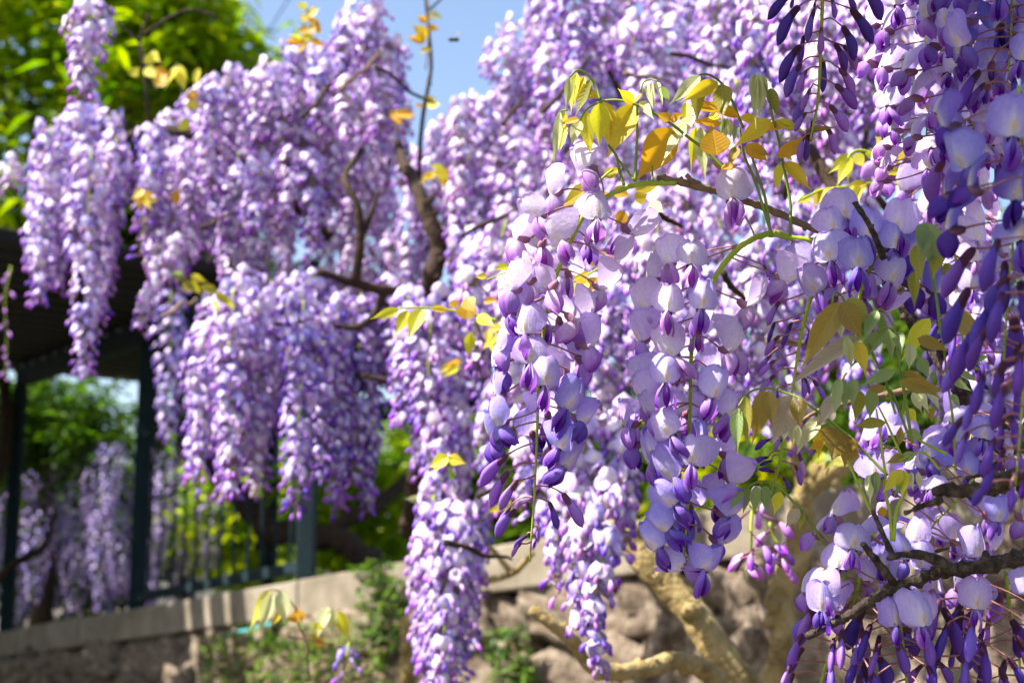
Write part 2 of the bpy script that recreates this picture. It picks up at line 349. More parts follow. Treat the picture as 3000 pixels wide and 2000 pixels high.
def bud_mesh(pal, seed, thin=1.0):
    rnd = random.Random(seed); p = PAL[pal]
    c0 = lerp3(p[5], (0.03, 0.01, 0.05), 0.55); c1 = lerp3(p[1], p[3], 0.55); c2 = lerp3(p[3], p[4], 0.5)
    def cf(s, q):
        c = lerp3(c1, c2, min(1, max(0, 0.5 - 0.5 * q + 0.35 * (s - 0.5))))
        return c
    V, C = pod(1, 0.0030 * thin, 0.0043 * thin, 0.0215, 0, seed, 0, 360, 12, 13, rnd.uniform(-0.0075, -0.003), cf, base=0.36, peak=0.66, off=(0, 0, 0), ridge=0.22)
    b = len(V); 
    F = grid_faces(12, 13, 0, True)
    V.append(sum(V[-12:], Vector()) / 12); C.append(c2)
    for i in range(12): F.append((b - 12 + i, b - 12 + (i + 1) % 12, b))
    return mesh('petals', V, F, M['bud'], True, C, [(abs((i % 12) / 6 - 1), (i // 12) / 12) for i in range(len(V))])
def budcup_mesh(pal):
    p = lerp3(PAL[pal][5], (0.05, 0.012, 0.04), 0.6); V = []; C = []; n = 9
    for j, (z, r) in enumerate(((-0.0030, 0.0005), (-0.0024, 0.0013), (-0.0005, 0.0018), (0.0025, 0.00195), (0.0052, 0.0021))):
        for i in range(n):
            a = 2 * math.pi * i / n; zz = z + (0.0014 * math.cos(2.5 * a) if j == 4 else 0)
            V.append(Vector((math.cos(a) * r, math.sin(a) * r * 1.25, zz))); C.append(p)
    return mesh('bud', V, grid_faces(n, 5, 0, True), M['calyx'], True, C)
FL = {}
for pal in PAL:
    FL[pal] = dict(
        banner=[[banner_mesh(pal, be, 10 * q + be, fold=fo) for q in range(5)] for be, fo in ((62, 1.5), (84, 0.9), (102, 0.8))],
        wing=[(wing_mesh(pal, -1, q, kap), wing_mesh(pal, 1, q, kap), keel_mesh(pal, q, kap)) for q, kap in ((0, 58), (1, 68), (2, 50), (3, 75))],
        calyx=calyx_mesh(pal), bud=[bud_mesh(pal, q, th) for q, th in ((0, 1.0), (1, 1.12), (2, 0.8), (3, 0.95))], cup=budcup_mesh(pal))
PEDICELS = []
for k in (-1.2, 0.6, 1.8, 3.2, 4.6):
    V = []
    for t in (0, .15, .3, .45, .6, .75, .9, 1):
        for i in range(6):
            rr = 1.15 - 0.35 * math.sin(math.pi * t)
            V.append(Vector((k * math.sin(math.pi * t) + rr * math.cos(i * 1.0472), 0.4 * k * math.sin(2 * math.pi * t) + rr * math.sin(i * 1.0472), t)))
    PEDICELS.append(mesh('pedicel', V, grid_faces(6, 8, 0, True), M['pedicel']))

# low detail whole flowers for the blurred racemes further off
def floret_mesh(pal, seed):
    rnd = random.Random(seed); p = PAL[pal]; V = []; C = []; F = []
    nu, nv = 5, 5; W = 0.0118; H = 0.0195; lean = math.radians(rnd.uniform(-22, 26)); ph = rnd.uniform(0, 6)
    for j in range(nv):
        v = j / (nv - 1); sh = (0.25, 0.86, 1.0, 0.84, 0.35)[j]
        for i in range(nu):
            u = -1 + 2 * i / (nu - 1); x = u * sh * W
            z = -0.0045 * u * u * (0.4 + v) - 0.005 * v * v + 0.001 * math.sin(3 * u + ph)
            V.append(Vector(rotx((x, v * H - 0.002 * abs(u), z), lean)))
            c = lerp3(p[0], p[1], min(1, u * u))
            if i == 2 and j < 2: c = (0.80, 0.72, 0.48)
            elif i == 2 and j == 2: c = (0.82, 0.78, 0.84)
            C.append(c)
    F += grid_faces(nu, nv)
    off = len(V); kap = rnd.choice((50, 62, 74))
    v2, c2 = pod(1, 0.0030, 0.0042, 0.0138, kap, seed, 0, 360, 6, 5, -0.003, lambda s, q: lerp3(p[2], p[3], min(1, s * 1.15)), base=0.4)
    V += v2; C += c2; F += grid_faces(6, 5, off, True)
    off = len(V)
    pv, pf = tube_data([Vector((0, 0, 0)), Vector((0, 0.003, -0.009)), Vector((0, 0.008, -0.017))], 0.0017, 0.0006, 4, off=off)
    V += pv; F += pf; C += [p[5]] * 4 + [(0.5, 0.25, 0.25)] * (len(pv) - 4)
    return mesh('flower', V, F, M['floret'], True, C)
def lowbud_mesh(pal, seed):
    rnd = random.Random(seed); p = PAL[pal]
    V, C = pod(1, 0.0034, 0.0044, 0.018, 35, seed, 0, 360, 6, 6, -0.003, lambda s, q: lerp3(p[2], p[3], min(1, 0.25 + s)), base=0.35)
    F = grid_faces(6, 6, 0, True); off = len(V)
    pv, pf = tube_data([Vector((0, 0, 0.002)), Vector((0, 0.003, -0.006)), Vector((0, 0.006, -0.014))], 0.0016, 0.0006, 4, off=off)
    V += pv; F += pf; C += [p[5]] * len(pv)
    return mesh('bud', V, F, M['floret'], True, C)
LOW = {pal: ([floret_mesh(pal, 31 + q) for q in range(7)], [lowbud_mesh(pal, 51 + q) for q in range(3)]) for pal in PAL}

# ------------------------------------------------------------------ placing flowers
def frame_cam(yaw, pitch, roll):
    y, p, r = math.radians(yaw), math.radians(pitch), math.radians(roll)
    f = Vector((math.sin(y) * math.cos(p), math.sin(p), math.cos(y) * math.cos(p)))
    u = Vector((0, 1, 0)); u = (u - f * u.dot(f)).normalized()
    R = Matrix.Rotation(-r, 3, 'Z'); f = R @ f; u = R @ u
    f = RT * f.x + UP * f.y - FW * f.z; u = RT * u.x + UP * u.y - FW * u.z
    return f, u
def basis(f, u, loc, s=1.0):
    f = f.normalized(); x = u.cross(f).normalized(); u = f.cross(x)
    m = Matrix((x, u, f)).transposed().to_4x4()
    for i in range(3):
        for j in range(3): m[i][j] *= s
    m.translation = loc
    return m
RNG = random.Random(5)
def pedicel(fl, mw, a, b, thick=0.00058):
    L = (b - a).length
    z = (b - a).normalized(); x = Vector((0, 0, 1)) - z * z.z
    if x.length < 0.05: x = z.orthogonal()
    x.normalize(); y = z.cross(x)
    m = Matrix((x * thick, y * thick, z * L)).transposed().to_4x4(); m.translation = a
    o = link('pedicel', RNG.choice(PEDICELS), fl); o.matrix_basis = mw.inverted() @ m
    return o
def open_flower(root, J, f, u, s, pal, att=None, op=None, ws=1.0):
    mw = basis(f, u, J - root.location, s)
    fl = link('flower', FL[pal]['calyx'], root); fl.matrix_basis = mw
    op = RNG.choice((0, 1, 1, 2)) if op is None else op
    bn = link('banner', RNG.choice(FL[pal]['banner'][op]), fl)
    bn.rotation_euler = (RNG.uniform(-.22, .16), RNG.uniform(-.16, .16), RNG.uniform(-.10, .10)); bn.scale = (RNG.uniform(.88, 1.08), RNG.uniform(.90, 1.08), RNG.uniform(.7, 1.4))
    a, b, k = RNG.choice(FL[pal]['wing'])
    for w_ in (a, b):
        o = link('wing', w_, fl); o.rotation_euler = (RNG.uniform(-.22, .22), RNG.uniform(-.12, .12), RNG.uniform(-.14, .14)); q_ = ws * RNG.uniform(.92, 1.15); o.scale = (q_ * RNG.uniform(.85, 1.2), q_, q_)
    kl = link('keel', k, fl); kl.scale = (ws, ws, ws)
    if att is not None:
        pedicel(fl, mw, att - root.location, J - root.location - f.normalized() * 0.0036 * s)
    return fl
def bud(root, base, tip, pal, att=None, wpx=None, up=None):
    d = tip - base; L = d.length; f = d.normalized()
    u = up if up is not None else (Vector((0, 0, 1)) - FW * 0.6)
    s = L / 0.0215
    mw = basis(f, u, base - root.location, s)
    b = link('bud', FL[pal]['cup'], root); b.matrix_basis = mw
    link('petals', RNG.choice(FL[pal]['bud']), b)
    if att is not None: pedicel(b, mw, att - root.location, base - root.location - f * 0.0026 * s)
    return b
def polyat(path, t):
    n = len(path) - 1; x = max(0, min(0.9999, t)) * n; i = int(x)
    return path[i].lerp(path[i + 1], x - i), (path[i + 1] - path[i]).normalized()
def hero_raceme(label, rach, d, opens, buds, r0=5.2, r1=2.6, group=None):
    """rach: image track of the stalk; opens: (px,py,yaw,pitch,roll,dz_cm,scale,palette,openness)"""
    path = catmull([P(x, y, d) for x, y in rach], 6)
    root = empty('wisteria_raceme', path[0]); put(root, label, 'flower raceme', group)
    tube('stalk', path, S(r0, d), S(r1, d), M['rachis'], root, 8, 0.25, 3)
    trk = [(((q - CAM).dot(RT)) / (q - CAM).dot(FW) * FPX + 1500, 1000 - (q - CAM).dot(UP) / (q - CAM).dot(FW) * FPX, q) for q in path]
    def attach(px, py):
        best = None
        for (x, y, q) in trk:
            e = (abs((py - 0.42 * abs(px - x)) - y)) + 0.25 * abs(px - x)
            if best is None or e < best[0]: best = (e, q)
        return best[1]
    for (px, py, yaw, pit, roll, dz, sc, pal, op) in opens:
        f, u = frame_cam(yaw + RNG.uniform(-5, 5), pit + RNG.uniform(-4, 4), roll + RNG.uniform(-4, 4))
        open_flower(root, P(px, py, d + dz / 100), f, u, sc, pal, attach(px, py), op)
    for (bx, by, tx, ty, dz, pal) in buds:
        q = P(bx, by, d + dz / 100)
        bud(root, q, P(tx, ty, d + dz / 100 - 0.003), pal, attach(bx, by))
    return root
def auto_raceme(label, rach, d, n, R, open_to, pals, budpals, group=None, sc=1.0, r0=4.5, r1=2.2, seed=0, facecam=0.0, parts=True, budfrom=None, taper=0.55, hang=0.25):
    rnd = random.Random(seed)
    path = catmull([P(x, y, d + (z[0] if z else 0)) for x, y, *z in rach], 6)
    root = empty('wisteria_raceme', path[0]); put(root, label, 'flower raceme', group)
    tube('stalk', path, S(r0, d), S(r1, d), M['rachis'], root, 7, 0.25, seed)
    for i in range(n):
        t = (i + 0.5) / n
        p, tg = polyat(path, t)
        az = i * 2.39996 + rnd.uniform(-.5, .5) + seed
        ra = R * (1 - taper * t) * rnd.uniform(0.8, 1.15)
        e1 = tg.orthogonal().normalized(); e2 = tg.cross(e1)
        out = e1 * math.cos(az) + e2 * math.sin(az)
        out = (out - FW * facecam * rnd.uniform(0.3, 1)).normalized()
        J = p + out * ra - Vector((0, 0, 1)) * ra * hang
        if t < open_to:
            f = out + Vector((0, 0, rnd.uniform(-0.35, 0.3))) + Vector((rnd.uniform(-.2, .2), rnd.uniform(-.2, .2), 0))
            u = Vector((rnd.uniform(-.2, .2), rnd.uniform(-.2, .2), 1))
            open_flower(root, J, f, u, sc * rnd.uniform(0.88, 1.08) * (1 - 0.15 * t), rnd.choice(pals), p, rnd.choice((1, 1, 2)), 0.80)
        else:
            k = (t - open_to) / max(0.01, 1 - open_to)
            L = 0.0235 * sc * (1 - 0.5 * k) * rnd.uniform(0.9, 1.1)
            B = p + out * ra * 0.75 - Vector((0, 0, 1)) * ra * 0.2
            T = B + (out * rnd.uniform(0.35, 0.9) - Vector((0, 0, 1)) * rnd.uniform(0.7, 1.1)).normalized() * L
            bud(root, B, T, rnd.choice(budpals), p)
    return root
def low_raceme(label, top, length, R, n, pals, group, seed, lean=(0, 0), sparse=1.0, cat='flower raceme', open_to=0.9, sc=1.0, merge=False):
    MV = []; MF = []; MC = []
    rnd = random.Random(seed)
    pts = [top + Vector((lean[0] * t, lean[1] * t, -length * t)) + Vector((rnd.uniform(-.006, .006), rnd.uniform(-.006, .006), 0)) for t in (0, .3, .65, 1)]
    path = catmull(pts, 3)
    root = empty('wisteria_raceme', top); put(root, label, cat, group)
    tube('stalk', path, 0.0016, 0.0007, M['rachis'], root, 5)
    for i in range(n):
        t = ((i + 0.5) / n) ** 0.9
        p, tg = polyat(path, t)
        az = i * 2.39996 + rnd.uniform(-.4, .4) + seed
        ra = R * (0.62 + 0.38 * math.sin(min(1, t * 2.2 + .25) * math.pi / 2)) * (1 - 0.72 * max(0, t - .3) / .7) * rnd.uniform(0.7, 1.1)
        out = Vector((math.cos(az), math.sin(az), 0))
        J = p + out * ra + Vector((0, 0, rnd.uniform(-.012, .006)))
        opn = t < open_to * rnd.uniform(0.9, 1.1)
        f = out + Vector((rnd.uniform(-.3, .3), rnd.uniform(-.3, .3), rnd.uniform(-.45, .35)))
        pal = rnd.choice(pals)
        me_ = rnd.choice(LOW[pal][0 if opn else 1])
        s = sc * rnd.uniform(0.85, 1.15) * ((1 - 0.2 * t) if opn else (1.05 - 0.45 * (t - .6)))
        mb = basis(f, Vector((rnd.uniform(-.3, .3), rnd.uniform(-.3, .3), 1)), J - top, s)
        if merge:
            off = len(MV); MV += [mb @ v.co for v in me_.vertices]; MF += [tuple(off + k for k in pl.vertices) for pl in me_.polygons]
            kv = rnd.uniform(.85, 1.1); MC += [tuple(c * kv for c in a.color[:3]) for a in me_.color_attributes['pigment'].data]
        else:
            o = link('flower' if opn else 'bud', me_, root); o.matrix_basis = mb
    if merge:
        bl = link('blossoms', mesh('blossoms', MV, MF, M['floret'], True, MC), root); bl['kind'] = 'stuff'
    return root


# ================================================================== THE SETTING
def box_data(cx, cy, cz, sx, sy, sz, off=0):
    V = [Vector((cx + sx * a, cy + sy * b, cz + sz * c)) for a, b, c in ((-.5, -.5, -.5), (.5, -.5, -.5), (.5, .5, -.5), (-.5, .5, -.5), (-.5, -.5, .5), (.5, -.5, .5), (.5, .5, .5), (-.5, .5, .5))]
    F = [tuple(off + i for i in f) for f in ((0, 3, 2, 1), (4, 5, 6, 7), (0, 1, 5, 4), (1, 2, 6, 5), (2, 3, 7, 6), (3, 0, 4, 7))]
    return V, F
def bar(name, a, b, w, h, mat, parent=None, upv=Vector((0, 0, 1))):
    """a straight square bar from a to b"""
    d = b - a; L = d.length; y = d.normalized(); x = y.cross(upv).normalized(); z = x.cross(y)
    V, F = box_data(0, L / 2, 0, w, L, h)
    m = Matrix((x, y, z)).transposed().to_4x4()
    org = parent.location if parent else a
    m.translation = a - org
    me = mesh(name, [m @ v for v in V], F, mat, False)
    o = link(name, me, parent)
    bv = o.modifiers.new('edge', 'BEVEL'); bv.width = min(w, h) * 0.08; bv.segments = 1
    if parent is None: o.location = a
    return o

# --- ground: one sheet that falls away in front and a terrace behind the wall
V = []; n = 41
for j in range(n):
    for i in range(n):
        x = (i - 20) / 20; y = (j - 20) / 20
        x = math.copysign(abs(x) ** 2.2, x) * 150; y = math.copysign(abs(y) ** 2.2, y) * 150
        V.append(Vector((x, y, 0.02 * noise.noise(Vector((x * .4, y * .4, 0))))))
put(link('ground', mesh('ground', V, grid_faces(n, n), M['ground'])), kind='structure')

# --- the parapet wall, nearer on the right, its coping rising to the right
WA = P(-250, 1892, 7.2); WB = P(3300, 1283, 2.18)
wd = WB - WA; WL = wd.length; wdir = wd.normalized()
wn = Vector((wd.y, -wd.x, 0)).normalized()          # towards the camera
if wn.y > 0: wn = -wn
wup = wn.cross(wdir); wup = wup if wup.z > 0 else -wup
wall = empty('stone_wall', Vector((WA.x, WA.y, 0)))
put(wall, 'pale rubble stone garden wall with a flat coping under the wisteria', 'wall')
def W(s, h, o):     # along, above the coping's top edge, out towards the camera
    return WA + wdir * s + Vector((0, 0, h)) + wn * o
def slab(name, s0, s1, h0, h1, o0, o1, mat, parent, bev=0.006):
    V = [W(s, h, o) - parent.location for s in (s0, s1) for o in (o0, o1) for h in (h0, h1)]
    F = [(0, 1, 3, 2), (4, 6, 7, 5), (0, 4, 5, 1), (2, 3, 7, 6), (0, 2, 6, 4), (1, 5, 7, 3)]
    me = mesh(name, V, F, mat, False); o = link(name, me, parent)
    if bev: b = o.modifiers.new('edge', 'BEVEL'); b.width = bev; b.segments = 2
    return o
CT = 0.105
s = 0.0; k = 0; rs = random.Random(3)
while s < WL:
    e = min(WL, s + rs.uniform(0.62, 0.95))
    slab('coping_stone', s + 0.003, e - 0.003, -CT + rs.uniform(-.003, .003), rs.uniform(-.003, .003), -0.42, rs.uniform(-.004, .004), M['cap'], wall)
    s = e
V = [W(s_, h, o) - wall.location for s_ in (0, WL) for o in (-0.36, -0.075) for h in (-CT - 0.001, -2.4)]
link('mortar_core', mesh('mortar_core', V, [(0, 1, 3, 2), (4, 6, 7, 5), (0, 4, 5, 1), (2, 3, 7, 6), (0, 2, 6, 4), (1, 5, 7, 3)], M['mortar'], False), wall)
def rock_mesh(seed):
    rnd = random.Random(seed); V = []; F = []; n = 7
    idx = {}
    def vid(p):
        k = tuple(round(c, 4) for c in p)
        if k not in idx: idx[k] = len(V); V.append(Vector(p))
        return idx[k]
    for ax in range(3):
        for sg in (-1, 1):
            g = [[None] * n for _ in range(n)]
            for i in range(n):
                for j in range(n):
                    p = [0, 0, 0]; p[ax] = sg; p[(ax + 1) % 3] = -1 + 2 * i / (n - 1); p[(ax + 2) % 3] = -1 + 2 * j / (n - 1)
                    g[i][j] = vid(p)
            for i in range(n - 1):
                for j in range(n - 1):
                    q = (g[i][j], g[i + 1][j], g[i + 1][j + 1], g[i][j + 1]); F.append(q if sg > 0 else q[::-1])
    o = Vector((seed * 3.1, 0, 0))
    for i, v in enumerate(V):
        d = v.normalized(); b = v.lerp(d * 1.2, 0.12)
        V[i] = b * 0.5 * (1 + 0.34 * noise.noise(b * 1.1 + o) + 0.20 * noise.noise(b * 2.6 + o) + 0.09 * noise.noise(b * 7 + o))
    return mesh('stone', V, F, M['stone'])
ROCKS = [rock_mesh(i) for i in range(9)]
rs = random.Random(8); h = -CT - 0.005
row = 0
while h > -1.5:
    hh = rs.uniform(0.10, 0.20); s = rs.uniform(-0.2, 0)
    while s < WL:
        w = rs.uniform(0.12, 0.34)
        if W(s, 0, 0).y < 8:
            o = link('stone', rs.choice(ROCKS), wall)
            m = Matrix((wdir, wn, Vector((0, 0, 1)))).transposed().to_4x4()
            o.matrix_basis = Matrix.Translation(W(s + w / 2, h - hh / 2 + rs.uniform(-.012, .012), -0.085) - wall.location) @ m @ Matrix.Rotation(rs.uniform(-.12, .12), 4, 'Y') @ Matrix.Diagonal((w * 1.06, 0.15 * rs.uniform(.8, 1.4), hh * 1.08, 1))
        s += w
    h -= hh
# terrace behind the wall
V = []
for j in range(2):
    for i in range(12):
        q = W(-6 + (WL + 10) * i / 11, -0.12, -0.30 if j == 0 else -40)
        V.append(q)
put(link('terrace_ground', mesh('terrace_ground', V, grid_faces(12, 2), M['soil'])), kind='structure')

# --- iron railing and pergola on the wall
def wall_at(px):      # station on the wall behind image column px
    best = min((abs((lambda q: (q - CAM).dot(RT) / (q - CAM).dot(FW) * FPX + 1500)(W(WL * i / 800, 0, -0.15)) - px), WL * i / 800) for i in range(801))
    return best[1]
s1, s2 = wall_at(392), wall_at(885)
ROOF = 2.62
perg = empty('iron_pergola', W(s1, 0, -0.16)); put(perg, 'dark teal iron pergola with slatted roof standing on the wall', 'pergola')
back = wn * -1.35
sL = s1 - (s2 - s1) * 1.15
posts = []
for st in (sL, s1, s2):
    for bk in (Vector(), back):
        b = W(st, 0, -0.16) + bk; posts.append(b)
        bar('post', b, Vector((b.x, b.y, ROOF - 0.05)), 0.056, 0.056, M['iron'], perg, Vector((1, 0, 0)))
        fl = bar('base_plate', b + Vector((0, 0, 0.002)), b + Vector((0, 0, 0.012)), 0.11, 0.11, M['iron'], perg, Vector((1, 0, 0)))
for bk in (Vector(), back):
    a = W(sL, 0, -0.16) + bk; b = W(s2, 0, -0.16) + bk
    bar('beam', Vector((a.x, a.y, ROOF)) , Vector((b.x, b.y, ROOF)), 0.06, 0.10, M['iron'], perg)
a = W(sL, 0, -0.16) + back; b = W(s2, 0, -0.16) + back
bar('beam', Vector((a.x, a.y, ROOF - 0.16)), Vector((b.x, b.y, ROOF - 0.20)), 0.06, 0.09, M['iron'], perg)
for i in range(17):
    st = sL + (s2 - sL) * 0.84 * i / 16
    q = W(st, 0, -0.16)
    a = Vector((q.x, q.y, ROOF + 0.075)) + wn * 1.25; b = a + back * 2.07  # front overhang of rafters and slats added to shade the coping
    bar('rafter', a, b, 0.10, 0.045, M['roofwood'], perg)
for i in range(19):
    k_ = wn * (1.22 - 2.72 * i / 18)
    q0 = W(sL - 0.5, 0, -0.16) + k_; q1 = W(s1 + (s2 - s1) * (.18 + .1 * math.sin(i * 1.7)), 0, -0.16) + k_
    bar('slat', Vector((q0.x, q0.y, ROOF + 0.115)), Vector((q1.x, q1.y, ROOF + 0.115)), 0.13 if i < 15 else 0.085, 0.03, M['roofwood'], perg)
rail = empty('iron_railing', W(s1, 0, -0.16)); put(rail, 'thin teal iron railing with upright bars between the pergola posts', 'railing')
ra, rb = W(s1, 0.065, -0.16), W(s2, 0.065, -0.16)
e = (rb - ra).normalized() * 0.03
bar('bottom_rail', ra + e, rb - e, 0.03, 0.035, M['iron'], rail)
bar('top_rail', ra + e + Vector((0, 0, 0.62)), rb - e + Vector((0, 0, 0.62)), 0.025, 0.025, M['iron'], rail)
bar('middle_rail', ra + e + Vector((0, 0, 0.36)), rb - e + Vector((0, 0, 0.36)), 0.008, 0.008, M['iron'], rail)
for i in range(1, 13):
    q = ra.lerp(rb, i / 13)
    bar('upright', q + Vector((0, 0, 0.0185)), q + Vector((0, 0, 0.606)), 0.009, 0.009, M['iron'], rail, Vector((1, 0, 0)))
path = [W(wall_at(x), -0.15 + dz, 0.03) for x, dz in ((815, 0.012), (850, 0.02), (890, .022), (930, .03), (960, .03))]
put(tube('pipe', catmull(path, 5), 0.006, 0.006, M['pipe']), 'thin pale teal pipe running under the coping of the wall', 'pipe')

# --- foliage built from leaf-sized faces
def leaf_cloud(pts, size, pals, seed, droop=0.5, elong=2.6, spray=1):
    rnd = random.Random(seed); V = []; F = []; C = []
    for p in pts:
        base = Vector(rnd.choice(pals)); kv = rnd.uniform(0.75, 1.25)
        az0 = rnd.uniform(0, 6.28)
        for q in range(spray):
            az = az0 + q * 2.4 if spray > 1 else az0
            el = rnd.uniform(-1.0, 0.35) * droop * 1.4
            d = Vector((math.cos(az) * math.cos(el), math.sin(az) * math.cos(el), math.sin(el)))
            w = d.cross(Vector((rnd.uniform(-.5, .5), rnd.uniform(-.5, .5), 1))).normalized(); nn = w.cross(d)
            L = size * rnd.uniform(0.65, 1.3); wd_ = L / elong
            o = len(V); q0 = p + d * L * 0.06 * q
            V += [q0, q0 + d * L * .4 + w * wd_ * .5 + nn * L * .06, q0 + d * L - nn * L * .12, q0 + d * L * .4 - w * wd_ * .5 + nn * L * .06]
            F += [(o, o + 1, o + 2), (o, o + 2, o + 3)]
            C += [tuple(base * kv)] * 4
    return V, F, C
def in_poly(x, y, poly):
    c = False; j = len(poly) - 1
    for i in range(len(poly)):
        if (poly[i][1] > y) != (poly[j][1] > y) and x < (poly[j][0] - poly[i][0]) * (y - poly[i][1]) / (poly[j][1] - poly[i][1]) + poly[i][0]: c = not c
        j = i
    return c
def sample_poly(poly, n, rnd):
    xs = [p[0] for p in poly]; ys = [p[1] for p in poly]; out = []
    while len(out) < n:
        x, y = rnd.uniform(min(xs), max(xs)), rnd.uniform(min(ys), max(ys))
        if in_poly(x, y, poly): out.append((x, y))
    return out
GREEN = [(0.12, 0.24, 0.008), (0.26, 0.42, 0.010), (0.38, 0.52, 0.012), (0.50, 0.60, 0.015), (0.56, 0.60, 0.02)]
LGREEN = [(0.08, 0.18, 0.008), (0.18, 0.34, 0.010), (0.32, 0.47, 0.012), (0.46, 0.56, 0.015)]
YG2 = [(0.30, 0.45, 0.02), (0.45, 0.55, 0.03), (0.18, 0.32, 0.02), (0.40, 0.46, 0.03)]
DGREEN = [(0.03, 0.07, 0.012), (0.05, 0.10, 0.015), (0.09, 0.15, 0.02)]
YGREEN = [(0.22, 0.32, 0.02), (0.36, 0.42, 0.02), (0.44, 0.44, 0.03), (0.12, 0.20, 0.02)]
def plant(name, label, cat, poly, d0, d1, n, size, pals, seed, trunk=None, clump=0.0, group=None, spray=3, elong=2.8, ncl=40, limbs=5, bark='darkbark', sr=0.02):
    rnd = random.Random(seed)
    cl = [P(x, y, rnd.uniform(d0, d1)) for x, y in sample_poly(poly, ncl, rnd)]
    pts = []
    for i in range(n):
        c = rnd.choice(cl)
        v = Vector((rnd.gauss(0, 1), rnd.gauss(0, 1), rnd.gauss(0, .8))) * clump
        pts.append(c + v)
    V, F, C = leaf_cloud(pts, size, pals, seed, 0.6, elong, spray)
    b = trunk[0] if trunk else cl[0]
    root = empty(name, b); put(root, label, cat, group)
    cr = link('crown', mesh('crown', [v - b for v in V], F, M['crown'], False, C), root); cr['kind'] = 'stuff'
    if trunk:
        t = tube('trunk', catmull(trunk[:-1], 5), trunk[-1], trunk[-1] * 0.45, M[bark], root, 8, 0.25, seed)
        tip = trunk[-2]
        for i in range(limbs):
            q = rnd.choice(cl)
            tube('limb', catmull([tip, tip.lerp(q, .5) + Vector((0, 0, .08)), q], 4), trunk[-1] * .4, trunk[-1] * .1, M[bark], root, 6, 0.2, seed + i)
    return root
q = P(150, 1000, 9.8)
plant('leafy_tree', 'leafy green tree behind the left hanging lobe and pergola roof', 'tree',
      [(-300, -200), (420, -200), (440, 200), (380, 340), (240, 400), (60, 620), (60, 760), (-300, 900)], 9.8, 11.6, 1500, 0.22, LGREEN, 4,
      [Vector((q.x, q.y, 0.9)), Vector((q.x + .05, q.y, 1.9)), Vector((q.x - .05, q.y, 2.9)), 0.10], 0.19, ncl=95, limbs=12)
q = P(560, 900, 10.2)
plant('leafy_tree', 'bright yellow green tree top glowing in the sun beside the sky', 'tree',
      [(280, -200), (520, -200), (590, -60), (690, 90), (750, 180), (640, 250), (480, 290), (330, 300)], 9.4, 10.6, 1250, 0.22, GREEN, 5,
      [Vector((q.x, q.y, 0.9)), Vector((q.x + .05, q.y, 1.9)), Vector((q.x - .05, q.y, 2.9)), 0.08], 0.175, ncl=70, limbs=10, elong=4.2)
rh = random.Random(91); hp = []  # hedge added out of view to block sun and sky fill on the left
for i in range(7000):
    hp.append(Vector((-3.9 + rh.gauss(0, .28) , 6.9 - 7.4 * rh.random() ** 1.5, rh.uniform(0.1, 4.2) + 0.25 * math.sin(i))))
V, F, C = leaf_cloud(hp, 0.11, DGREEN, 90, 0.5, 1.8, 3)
hedge = empty('added_shade_hedge', Vector((-3.9, 3, 0))); put(hedge, 'unseen dark hedge added left of the wall to keep light off it', 'hedge')
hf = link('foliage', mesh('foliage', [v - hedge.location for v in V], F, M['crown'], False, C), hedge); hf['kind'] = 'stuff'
for i in range(7):
    y_ = i * 1.05 - .2
    tube('stem', catmull([Vector((-3.9, y_, 0)), Vector((-3.85, y_ + .05, 1.2)), Vector((-3.9, y_, 3.6))], 4), 0.03, 0.01, M['darkbark'], hedge, 6, 0.2, i)
q = P(470, 1000, 11)
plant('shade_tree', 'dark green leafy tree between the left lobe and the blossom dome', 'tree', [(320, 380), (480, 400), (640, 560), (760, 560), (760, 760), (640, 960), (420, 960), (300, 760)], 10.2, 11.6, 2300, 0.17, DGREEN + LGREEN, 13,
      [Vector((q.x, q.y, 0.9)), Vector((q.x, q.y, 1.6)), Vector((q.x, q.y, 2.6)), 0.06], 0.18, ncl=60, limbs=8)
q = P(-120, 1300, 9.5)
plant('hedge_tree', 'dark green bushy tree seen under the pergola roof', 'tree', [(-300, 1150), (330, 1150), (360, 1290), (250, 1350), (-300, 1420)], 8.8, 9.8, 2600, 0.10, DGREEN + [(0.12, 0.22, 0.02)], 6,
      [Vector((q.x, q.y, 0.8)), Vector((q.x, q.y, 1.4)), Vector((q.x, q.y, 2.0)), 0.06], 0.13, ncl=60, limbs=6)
q = P(760, 1600, 9.0)
plant('garden_shrub', 'sunlit yellow green shrub behind the railing bars', 'shrub', [(600, 1400), (880, 1330), (900, 1660), (620, 1700)], 8.6, 9.6, 1000, 0.11, YG2, 7,
      [Vector((q.x, q.y, 0.9)), Vector((q.x, q.y, 1.2)), Vector((q.x, q.y, 1.6)), 0.03], 0.12, ncl=40, limbs=5)
q = P(1060, 1600, 7.6)
plant('garden_shrub', 'bright green shrub right of the iron post above the coping', 'shrub', [(920, 1380), (1230, 1380), (1200, 1660), (920, 1660)], 7.2, 8.0, 1000, 0.10, YG2, 9,
      [Vector((q.x, q.y, 1.0)), Vector((q.x, q.y, 1.3)), Vector((q.x, q.y, 1.6)), 0.03], 0.11, ncl=40, limbs=5)
q = P(2330, 1380, 4.6)
plant('garden_shrub', 'green shrub behind the coping between the hanging racemes', 'shrub', [(1900, 1250), (2550, 1200), (2560, 1420), (1950, 1520)], 4.0, 5.0, 800, 0.06, DGREEN + YGREEN, 10,
      [Vector((q.x, q.y, 1.3)), Vector((q.x, q.y, 1.6)), Vector((q.x, q.y, 1.75)), 0.03], 0.07, ncl=26, limbs=4)
q = P(2700, 1200, 3.6)
